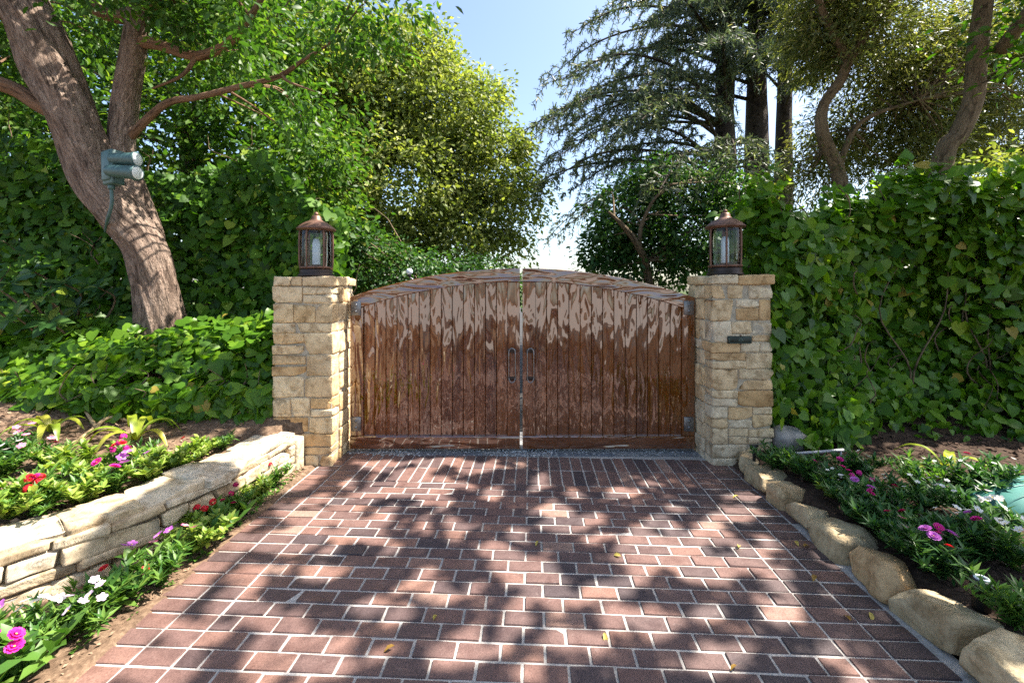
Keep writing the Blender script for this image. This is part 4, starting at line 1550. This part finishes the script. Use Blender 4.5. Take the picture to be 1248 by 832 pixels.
# small-leaved hedge above the ivy near the frame edge
def make_hedge():
    root = thing('small_leaf_hedge', 'small leaved yellow green hedge showing above and behind the ivy wall', 'hedge', (6.3, 5.3, .2))
    g = G()
    c = foliage(g, px_lobes([(1190, 240, 5.3, 55), (1240, 280, 5.2, 70), (1150, 270, 5.4, 45), (1290, 220, 5.3, 70), (1230, 380, 5.2, 70), (1180, 340, 5.3, 50), (1100, 260, 5.6, 35), (1300, 330, 5.2, 80)], .6), 420, 30, .13, .075, OVAL, 97, .7, .3, .7, .3, (.2, 1.0))
    obj('foliage', g, M['bright'], root)
    g = G()
    rng = np.random.default_rng(4)
    limb_set(g, [(6.3, 5.4, .2), (6.4, 5.4, .8), (6.2, 5.3, 1.4), (6.5, 5.3, 2.0), (5.6, 5.4, .3), (5.6, 5.4, 1.0)], c[::6], .012, rng)
    obj('hedge_stem', g, M['bark_tan'], root)


make_hedge()

# small white globe on a bent wire behind the gate
gp = P(499, 331, 5.6)
root = thing('globe_lamp', 'small white globe lamp on a bent wire peeping over the gate', 'lamp', (gp[0], 5.6, 0))
g = G()
lathe(g, [(0, -.043), (.022, -.038), (.039, -.018), (.043, 0), (.039, .02), (.022, .038), (0, .042)], gp, 20)
obj('globe', g, M['frost'], root)
g = G()
lathe(g, [(0, -.075), (.02, -.07), (.026, -.05), (.022, -.036), (0, -.034)], gp, 14)
obj('socket', g, M['iron'], root)
g = G()
tube(g, [gp + np.array([0, 0, -.07]), gp + np.array([.05, 0, -.11]), gp + np.array([.01, 0, -.17]), (gp[0], 5.6, 1.2), (gp[0], 5.6, -.02)], [.006, .007, .008, .012, .014], 24, 7)
obj('wire_stem', g, M['steel'], root)


# ------------------------------------------------------------------ bedding plants
def rosette(n, size, h, rng, g, spread=1.0, tmpl=LANCE, stems_n=5, rad=.10):
    """low leafy plant: several short stems clothed with narrow leaves"""
    for s in range(stems_n):
        a = rng.uniform(0, 6.28)
        lean = rng.uniform(.1, 1.0) * spread
        top = np.array([math.cos(a) * rad * lean, math.sin(a) * rad * lean, h * rng.uniform(.6, 1.1)])
        k = n // stems_n
        t = rng.random(k) ** .7
        base = top[None] * t[:, None]
        b = rng.uniform(0, 6.28, k)
        lift = rng.uniform(.25, 1.9, k)
        tip = np.stack([np.cos(b), np.sin(b), lift], -1)
        nor = np.stack([-np.cos(b) * lift, -np.sin(b) * lift, np.ones(k)], -1) + .25 * rng.normal(size=(k, 3))
        leaves(g, base, nor, tip, size * rng.uniform(.6, 1.2, k), tmpl, rng.random(k))


def flower_mesh(kind, mat, r, seed):
    rng = np.random.default_rng(seed)
    g = G()
    tm = (np.array([[0, 0, 0], [-.42, .62, .10], [-.2, 1.0, .02], [.2, 1.0, .02], [.42, .62, .10], [0, .5, .0]]), [np.array([[0, 5, 2, 1], [0, 4, 3, 5]]), np.array([[5, 3, 2]])])
    if kind == 'open':
        k = 5
        a = np.arange(k) * 2 * math.pi / k
        tip = np.stack([np.cos(a), np.sin(a), np.full(k, .25)], -1)
        nor = np.stack([-np.cos(a) * .3, -np.sin(a) * .3, np.ones(k)], -1)
        leaves(g, np.zeros((k, 3)), nor, tip, np.full(k, r), tm, rng.random(k))
    elif kind == 'double':
        for ring, (k, lift, s) in enumerate(((9, .12, 1.0), (8, .5, .8), (5, 1.2, .6))):
            a = np.arange(k) * 2 * math.pi / k + ring * .4
            tip = np.stack([np.cos(a), np.sin(a), np.full(k, lift)], -1)
            nor = np.stack([-np.cos(a) * lift, -np.sin(a) * lift, np.ones(k)], -1)
            leaves(g, np.zeros((k, 3)), nor, tip, np.full(k, r * s), tm, rng.random(k))
    else:                                             # cluster of small florets
        k = 13
        c = nrm(rng.normal(size=(k, 3)) + np.array([0, 0, .8])) * r * .75
        for p in c:
            a = np.arange(5) * 2 * math.pi / 5 + rng.uniform(0, 1)
            n = nrm(p)
            u = nrm(np.cross(n, [.3, 1, .2]))
            w = np.cross(n, u)
            tip = np.cos(a)[:, None] * u + np.sin(a)[:, None] * w
            leaves(g, np.repeat(p[None], 5, 0), np.repeat(n[None], 5, 0), tip, np.full(5, r * .42), tm, rng.random(5))
    rounded(g, (0, 0, r * .06), (r * .14, r * .14, r * .10), r * .09, 3, mi=1)
    return g.mesh('flower', [M[mat], M['yellow']], False)


FM = {}


def flower(kind, mat, r, v):
    key = (kind, mat, round(r, 3), v)
    if key not in FM:
        FM[key] = flower_mesh(kind, mat, r, hash(key[1]) % 7 + v)
    return FM[key]


PROTO = {}


def bed_plant(px, py, z, label, style='bed', fl=None, size=1.0, group='bedding plants'):
    """style: which leaf; fl: (kind, colour, count, radius)"""
    p = ground_at(px, py, z + .065)
    if z < .05:
        p[0] = float(np.clip(p[0], wall_x(p[1]) + .10, -2.06))
    else:                                                 # keep clear of the coping and of the edging stones
        k = p[0] / p[1]
        while (p[0] < 0 and p[0] > wall_x(p[1]) - .50) or (p[0] > 0 and p[0] < edge_x(p[1]) + .32):
            p[1] += .03
            p[0] = k * p[1]
            if p[1] > 3.75:
                break
    p[2] = gz(p[0], p[1]) if z > .05 else .012
    seed = int(px * 13 + py * 7)
    rng = np.random.default_rng(seed)
    size *= {'bedding plants in the raised bed': 1.12, 'bedding plants in the bed under the ivy wall': 1.12}.get(group, 1.25)
    t = thing('bedding_plant', label, 'plant', p, group)
    g = G()
    st = {'bed': ('bed', .062, .13, LANCE, 600), 'lime': ('bed_lime', .048, .13, OVAL, 650), 'dark': ('bed_dark', .066, .13, LANCE, 700), 'broad': ('bed', .085, .12, OVAL, 150)}[style]
    rosette(st[4], st[1] * (.5 + .5 * size), st[2] * size, rng, g, 1.35, st[3], 15, .13 * size)
    obj('foliage', g, M[st[0]], t, local=True)
    h = st[2] * size
    for (kind, col, cnt, rad) in (fl or []):
        cen = np.array([rng.normal(0, .03), rng.normal(-.03, .03)])
        for k in range(cnt):
            me = flower(kind, col, rad * (.70 if 'ivy wall' in group else .8), k % 2)
            o = bpy.data.objects.new('flower', me)
            COL.objects.link(o)
            o.parent = t
            a = rng.uniform(0, 6.28)
            rr = rng.uniform(.01, .095) * size
            o.location = (cen[0] + math.cos(a) * rr, cen[1] + math.sin(a) * rr, h * rng.uniform(1.15, 1.6))
            o.rotation_euler = (rng.uniform(.1, .75), rng.uniform(-.4, .4), rng.uniform(0, 6))
    return t


ST = 'bedding plants in the strip below the wall'
bed_plant(22, 818, .01, 'broad leaved plant with big magenta flowers at the near end of the strip', 'broad', [('double', 'magenta', 4, .038)], 1.25, ST)
bed_plant(8, 786, .01, 'plant with two purple violet flowers under the low wall', 'bed', [('open', 'violet', 2, .036)], 1.0, ST)
bed_plant(70, 760, .01, 'clump of white flowers at the foot of the low wall', 'bed', [('open', 'white', 8, .030)], 1.1, ST)
bed_plant(112, 752, .01, 'clump of pale lilac flowers beside the brown pipe', 'bed', [('open', 'lilac', 7, .030)], 1.0, ST)
bed_plant(155, 718, .01, 'leafy plant with one bright red flower beside the drive edge', 'broad', [('double', 'red', 2, .028)], 1.0, ST)
bed_plant(200, 694, .01, 'plant with violet and pink flowers midway along the strip', 'bed', [('open', 'violet', 4, .034), ('open', 'pink', 3, .03)], 1.1, ST)
bed_plant(243, 661, .01, 'flowerless lime green plant midway along the strip', 'lime', None, 1.15, ST)
bed_plant(283, 640, .01, 'red flowered plant beyond the lime green one in the strip', 'broad', [('cluster', 'red', 3, .034), ('double', 'crimson', 2, .03)], 1.05, ST)
bed_plant(312, 618, .01, 'dark red flowered plant beneath the wall near its pillar end', 'bed', [('cluster', 'crimson', 3, .03)], 1.0, ST)
bed_plant(335, 601, .01, 'small lime green plant near the pillar end of the strip', 'lime', None, .95, ST)
bed_plant(357, 585, .01, 'small red flowered plant tucked against the pillar foot', 'bed', [('cluster', 'red', 3, .026)], .8, ST)
LB = 'bedding plants in the raised bed'
bed_plant(48, 640, .33, 'plant with a cluster of bright red flowers behind the wall coping', 'bed', [('cluster', 'red', 5, .038), ('double', 'magenta', 1, .032)], 1.1, LB)
bed_plant(12, 612, .36, 'lime green leafy mound at the picture edge of the raised bed', 'lime', None, 1.5, LB)
bed_plant(62, 590, .38, 'mid green mound behind the red cluster in the raised bed', 'bed', None, 1.3, LB)
bed_plant(102, 618, .34, 'bright green leafy plant close to the wall coping', 'lime', None, 1.35, LB)
bed_plant(140, 598, .34, 'plant with magenta and violet flowers close to the wall coping', 'bed', [('double', 'magenta', 2, .042), ('open', 'violet', 5, .040)], 1.15, LB)
bed_plant(105, 566, .38, 'pale lime mound between the strap leaved plants and the wall', 'lime', None, 1.5, LB)
bed_plant(150, 556, .40, 'plant with crimson pink flowers below the yellow strap leaves', 'bed', [('cluster', 'magenta', 4, .036), ('double', 'red', 2, .03)], 1.2, LB)
bed_plant(184, 580, .34, 'broad lime mound behind the coping with one violet flower', 'lime', [('open', 'violet', 1, .034)], 1.4, LB)
bed_plant(215, 572, .34, 'lime mound next to the bare soil at the wall end', 'lime', [('double', 'red', 1, .026)], 1.25, LB)
bed_plant(22, 550, .42, 'shaded plant with dusky pink flowers under the ivy bank', 'dark', [('open', 'pink', 5, .032)], 1.2, LB)
bed_plant(58, 560, .40, 'plant with a pink and a red bloom beside the bare vine', 'bed', [('open', 'pink', 2, .034), ('double', 'crimson', 1, .03)], 1.0, LB)
bed_plant(5, 572, .40, 'green plant with white flowers at the picture edge', 'bed', [('open', 'white', 3, .03)], 1.2, LB)
bed_plant(247, 556, .34, 'tiny green seedling by the end of the coping', 'lime', None, .75, LB)
bed_plant(272, 551, .34, 'tiny grey green seedling close to the stone pillar', 'bed', None, .7, LB)
RB = 'bedding plants in the bed under the ivy wall'
for row in ((948, 574, 'feathery green plant behind the second edging stone', 'dark', None, 1.2),
            (972, 590, 'green tuft behind the blocky cream edging stone', 'bed', None, 1.15),
            (990, 576, 'green plant with one pink flower by the white pipe', 'dark', [('double', 'magenta', 1, .028)], 1.1),
            (1022, 590, 'plant with hot pink flowers beyond the sandy patch', 'dark', [('double', 'magenta', 3, .036)], 1.2),
            (1048, 598, 'plant with deep pink flowers between two white dotted ones', 'dark', [('cluster', 'magenta', 3, .032), ('open', 'white', 2, .022)], 1.2),
            (1012, 618, 'low pale green plant with tiny white flowers on the sandy patch', 'lime', [('open', 'white', 6, .02)], .95),
            (1052, 632, 'plant with bright magenta violet flowers behind the long pale stone', 'dark', [('double', 'violet', 2, .038), ('double', 'magenta', 2, .03)], 1.2),
            (1080, 610, 'dark green plant with a crimson bud amid white flowers', 'dark', [('double', 'crimson', 1, .03), ('open', 'white', 2, .022)], 1.3),
            (1086, 640, 'dark green plant with two crimson flowers in mid bed', 'dark', [('double', 'crimson', 2, .032)], 1.15),
            (1128, 606, 'plant dotted with small white flowers in mid bed', 'dark', [('open', 'white', 10, .024)], 1.3),
            (1118, 585, 'grassy yellow green plant in front of the strap leaves', 'bed', [('open', 'white', 2, .02)], 1.3),
            (1170, 592, 'plant with a single red bud below the strap leaves', 'dark', [('double', 'crimson', 1, .032), ('open', 'white', 1, .02)], 1.3),
            (1215, 596, 'shaded plant with a few white flowers beside the ivy foot', 'dark', [('open', 'white', 4, .024)], 1.4),
            (1135, 672, 'plant with two large violet pink flowers behind the orange stone', 'dark', [('double', 'violet', 3, .046)], 1.15),
            (1160, 650, 'green plant with one vivid magenta bloom', 'dark', [('double', 'magenta', 1, .04), ('open', 'white', 1, .02)], 1.25),
            (1195, 636, 'plant with a dense head of white flowers beside the green dome', 'dark', [('open', 'white', 11, .032)], 1.35),
            (1192, 664, 'plant with white flowers and a dark purple one above the bollard lamp', 'dark', [('open', 'white', 5, .034), ('double', 'violet', 1, .03)], 1.3),
            (1146, 690, 'spiky green plant with two hot pink flowers beside the bollard lamp', 'dark', [('double', 'magenta', 2, .036), ('double', 'red', 1, .03)], 1.2),
            (1230, 672, 'plant with white flowers in front of the green dome', 'bed', [('open', 'white', 6, .032)], 1.25),
            (1100, 668, 'plant with a pale pink flower behind the orange streaked stone', 'dark', [('open', 'pink', 2, .034)], 1.0),
            (1104, 706, 'dark grassy tuft behind the orange streaked stone', 'dark', None, 1.0),
            (1242, 776, 'low green plant in the corner behind the large stones', 'bed', None, 1.2),
            (1072, 650, 'green plant without flowers behind the chipped stone', 'dark', None, 1.15),
            (1040, 572, 'green plant beside the end of the white pipe', 'dark', [('open', 'white', 2, .022)], 1.2)):
    bed_plant(row[0], row[1], .17, row[2], row[3], row[4], row[5], RB)


# strap-leaved plants
def strap_plant(px, py, z, label, n, ln, seed, flat=.4, arc=(0, 6.28)):
    p = ground_at(px, py, z)
    p[2] = gz(p[0], p[1])
    t = thing('strap_leaf_plant', label, 'plant', p, 'strap leaved plants')
    rng = np.random.default_rng(seed)
    g = G()
    for k in range(n):
        a = arc[0] + (arc[1] - arc[0]) * (k + rng.uniform(.2, .8)) / n
        L = ln * rng.uniform(.7, 1.1)
        d = np.array([math.cos(a), math.sin(a), 0])
        rise = rng.uniform(.35, .8)
        path = spline([np.zeros(3), d * L * .35 + np.array([0, 0, L * rise * .6]), d * L * .75 + np.array([0, 0, L * rise * .62]), d * L * 1.05 + np.array([0, 0, L * (rise * .62 - flat)])], 12)
        side = np.array([-d[1], d[0], 0])
        w = .030 * np.sin(np.linspace(.25, math.pi - .02, 12)) ** .7
        V = np.concatenate([np.stack([path - side * w[:, None] + [0, 0, .008], path, path + side * w[:, None] + [0, 0, .008]], 1)]).reshape(-1, 3)
        i = np.arange(11)[:, None] * 3
        j = np.arange(2)[None]
        g.add(V, [np.stack([i + j, i + j + 1, i + j + 4, i + j + 3], -1).reshape(-1, 4)], float(rng.uniform(.2, 1)))
    obj('foliage', g, M['strap'], t, local=True)


strap_plant(62, 524, .48, 'yellow green strap leaved plant nearer the picture edge under the ivy bank', 8, .30, 3)
strap_plant(165, 530, .45, 'yellow green strap leaved plant beside the bare vine on the sunlit bank', 9, .34, 4)
strap_plant(1153, 560, .26, 'strap leaved plant on the dark soil at the foot of the ivy wall', 5, .34, 6, .25)


# ------------------------------------------------------------------ pipes, vines, small hardware
def gpath(pts, z0, lift=.022):
    out = []
    for x, y in pts:
        p = ground_at(x, y, z0)
        p[2] = max(gz(p[0], p[1]), 0) + lift
        out.append(p)
    return out


g = G()
tube(g, gpath([(-20, 830), (40, 790), (85, 768), (125, 744), (160, 718), (185, 702), (206, 690)], .015), [.013], 40, 8, .04, 1)
tag(obj('drip_pipe', g, M['brownpipe']), 'brown drip pipe lying along the edge of the pavers', 'pipe')
g = G()
tube(g, gpath([(5, 782), (40, 760), (95, 738), (140, 715), (175, 700)], .015), [.012], 30, 8, .04, 2)
tag(obj('drip_pipe', g, M['brownpipe']), 'brown drip pipe running close under the low wall', 'pipe')
g = G()
tube(g, gpath([(-20, 562), (40, 556), (80, 546), (112, 530), (135, 522), (172, 524)], .42, .03), [.013, .016, .016, .02, .014, .008], 40, 8, .12, 3)
tube(g, gpath([(88, 508), (105, 516), (120, 524), (140, 524)], .46, .05), [.008, .012, .018, .018], 18, 8, .12, 4)
tag(obj('bare_vine', g, M['rope']), 'bare forked tan vine stem lying across the raised bed', 'vine')
g = G()
tube(g, gpath([(-20, 632), (20, 622), (60, 610), (95, 612)], .35, .02), [.012], 26, 8, .06, 5)
tag(obj('drip_pipe', g, M['brownpipe']), 'brown drip pipe crossing the raised bed behind the red flowers', 'pipe')
g = G()
tube(g, [P(952, 553, 3.98), P(990, 551, 3.97), P(1028, 548, 3.96)], [.013], 12, 10)
tube(g, [P(1025, 549, 3.96), P(1025, 562, 3.94), P(1027, 570, 3.92)], [.008], 8, 8)
tag(obj('white_pipe', g, M['pvc']), 'thin white plastic pipe lying in the bed by the pillar', 'pipe')

q = P(919, 556, 3.98)
root = thing('sprinkler_riser', 'short black sprinkler riser standing behind the edging stones', 'sprinkler', (q[0], q[1], .1))
g = G()
tube(g, [q + np.array([0, 0, -.08]), q + np.array([0, 0, .06])], [.014], 5, 10)
obj('riser_pipe', g, M['iron'], root)
g = G()
tube(g, [q + np.array([0, 0, .06]), q + np.array([0, 0, .10])], [.022, .018], 5, 12)
tube(g, [q + np.array([-.035, 0, .095]), q + np.array([.035, 0, .10])], [.014, .014], 5, 8)
obj('nozzle', g, M['iron'], root)

q = np.array([2.315, 2.12, .12])
root = thing('bollard_lamp', 'small black bollard lamp with a white ring on top', 'lamp', q)
g = G()
lathe(g, [(0, -.02), (.034, -.02), (.034, .13), (.042, .135), (.042, .165), (.036, .172), (0, .172)], q, 24)
obj('post', g, M['iron'], root)
g = G()
a = np.linspace(0, 6.283, 25)
tube(g, [q + np.array([.023 * math.cos(t), .023 * math.sin(t), .175]) for t in a], [.0065], 48, 8, cap=False)
obj('top_ring', g, M['frost'], root)

q = np.array([3.72, 3.02, .15])
root = thing('valve_cover', 'low domed turquoise plastic cover among the white flowers', 'cover', q)
g = G()
a = np.linspace(0, math.pi / 2, 10)
lathe(g, [(.44 * math.sin(t) , .20 * math.cos(t)) for t in a] + [(.455, -.01), (.46, -.06)], q, 48)
obj('dome_lid', g, M['teal_cover'], root)
g = G()
for k in range(7):
    off = (k - 3) * .10
    rr = math.sqrt(max(.44 ** 2 - off ** 2, .01)) * .92
    tube(g, [q + np.array([t * rr, off, .20 * math.sqrt(max(0, 1 - (t * rr / .44) ** 2 - (off / .44) ** 2)) + .002]) for t in np.linspace(-1, 1, 9)], [.005], 20, 6)
obj('lid_rib', g, M['teal_cover'], root)

# loose litter on the beds
def litter(name, label, mat, n, sampler, seed, size):
    rng = np.random.default_rng(seed)
    g = G()
    p = sampler(rng, n)
    p = np.column_stack([p, gz(p[:, 0], p[:, 1]) + .008])
    a = rng.uniform(0, 6.28, n)
    tip = np.stack([np.cos(a), np.sin(a), rng.normal(0, .25, n)], -1)
    leaves(g, p, np.array([0, 0, 1.0]) + .45 * rng.normal(size=(n, 3)), tip, size * rng.uniform(.4, 1.4, n), DIAM, rng.random(n))
    tag(obj(name, g, mat, smooth=False), label, None, None, 'stuff')


rng = np.random.default_rng(77)
g = G()
for k in range(150):
    y = rng.uniform(1.7, 4.05)
    xx = -1.985 - rng.random() ** 1.6 * (-1.985 - wall_x(y)) * .95
    c = np.array([xx, y, .008])
    m = rng.integers(4, 11)
    a = rng.uniform(0, 6.28, m)
    leaves(g, np.repeat(c[None], m, 0) + .012 * rng.normal(size=(m, 3)) * [1, 1, .2], np.stack([-np.cos(a) * .4, -np.sin(a) * .4, np.ones(m)], -1), np.stack([np.cos(a), np.sin(a), rng.uniform(.2, 1.2, m)], -1), rng.uniform(.018, .045, m), OVAL, rng.random(m))
tag(obj('weeds', g, M['bed']), 'tiny green weeds sprouting along the edge of the pavers', None, None, 'stuff')
litter('mulch', 'dark bark mulch scattered over the bed under the ivy wall', M['mulch'], 4200, lambda r, n: np.column_stack([r.uniform(2.3, 6.0, n), r.uniform(1.2, 4.4, n)]), 1, .05)
litter('leaf_litter', 'dry tan litter scattered over the raised bed', M['mulch_tan'], 3200, lambda r, n: (lambda y: np.column_stack([wall_x(y) - .42 - r.random(n) * 3.2, y]))(r.uniform(2.0, 4.3, n)), 2, .045)
litter('strip_litter', 'dry crumbs of litter in the planting strip beside the pavers', M['mulch_tan'], 1500, lambda r, n: (lambda y: np.column_stack([wall_x(y) + (-1.96 - wall_x(y)) * r.random(n), y]))(r.uniform(1.5, 4.1, n)), 3, .022)

FALL = [(656, 660, 'yellow', 'curled yellow leaf lying on the pavers in mid drive'), (757, 679, 'pale', 'tiny pale leaf on the sunlit pavers in mid drive'), (736, 772, 'yellow', 'yellow leaf lying low in the middle of the drive'),
        (528, 757, 'yellow', 'small yellow leaf on a paver left of the drive centre'), (481, 788, 'brown', 'brown curled leaf near the bottom centre of the drive'), (969, 660, 'yellow', 'bright yellow leaf in the shade below the long pale stone'),
        (979, 667, 'brown', 'brown leaf touching the shade beside the bright yellow leaf'), (993, 702, 'brown', 'thin orange leaf lying along a paver joint'), (1060, 747, 'yellow', 'oval yellow leaf close to the big edging stone'),
        (1037, 758, 'brown', 'curled brown leaf beside the oval yellow leaf'), (900, 605, 'yellow', 'yellow leaf near the pillar end of the edging stones'), (900, 668, 'pale', 'green yellow leaf on the bright sunlit patch'),
        (898, 812, 'brown', 'twiggy tan leaf at the bottom of the drive')]
for k, (x, y, c, lab) in enumerate(FALL):
    rng = np.random.default_rng(300 + k)
    p = ground_at(x, y, .006)
    g = G()
    tv = OVAL[0] * np.array([1.0, 1, 2.2])
    a = rng.uniform(0, 6.28)
    leaves(g, np.zeros((1, 3)), np.array([[.15 * rng.normal(), .15 * rng.normal(), 1.0]]), np.array([[math.cos(a), math.sin(a), .0]]), np.array([rng.uniform(.04, .062)]), (tv, OVAL[1]), {'yellow': .8, 'brown': .05, 'pale': 1.0}[c])
    o = obj('fallen_leaf', g, M['dry'])
    o.location = (p[0], p[1], .014)
    tag(o, lab, 'leaf', 'fallen leaves on the drive')

# ------------------------------------------------------------------ light, sky, camera
EL, AZ_, sd = SUN_EL, SUN_AZ, SUN_DIR
sun = bpy.data.lights.new('sun', 'SUN')
sun.energy = 5.0
sun.angle = math.radians(.53)
sun.color = (1.0, .93, .83)
so = bpy.data.objects.new('sun', sun)
COL.objects.link(so)
from mathutils import Vector
so.rotation_euler = Vector([float(-a) for a in sd]).to_track_quat('-Z', 'Y').to_euler()

w = bpy.data.worlds.new('World')
sc.world = w
w.use_nodes = True
nt = w.node_tree
bg = nt.nodes['Background']
sky = nt.nodes.new('ShaderNodeTexSky')
sky.sky_type = 'NISHITA'
sky.sun_disc = False
sky.sun_elevation = EL
sky.sun_rotation = math.pi / 2 - AZ_
sky.air_density = 1.0
sky.dust_density = 2.0
sky.ozone_density = 1.0
nt.links.new(sky.outputs[0], bg.inputs['Color'])
bg.inputs['Strength'].default_value = .10

cam = bpy.data.cameras.new('camera')
co = bpy.data.objects.new('camera', cam)
COL.objects.link(co)
cam.sensor_width = 36
cam.lens = FPX / 1248 * 36
cam.shift_y = -(416 - HY) / 1248
cam.clip_start = .05
cam.clip_end = 2000
co.location = (0, 0, CH)
co.rotation_euler = (math.pi / 2, 0, 0)
sc.camera = co

sc.view_settings.view_transform = 'Standard'
sc.view_settings.look = 'None'
sc.view_settings.exposure = 1.78
sc.view_settings.gamma = 1
sc.view_settings.use_curve_mapping = False
sc.render.engine = 'CYCLES'
sc.cycles.max_bounces = 8
sc.cycles.diffuse_bounces = 4
sc.cycles.glossy_bounces = 3
sc.cycles.transmission_bounces = 4
sc.cycles.transparent_max_bounces = 8
sc.cycles.use_denoising = False
sc.render.filter_size = 1.15
sc.cycles.sample_clamp_indirect = 6
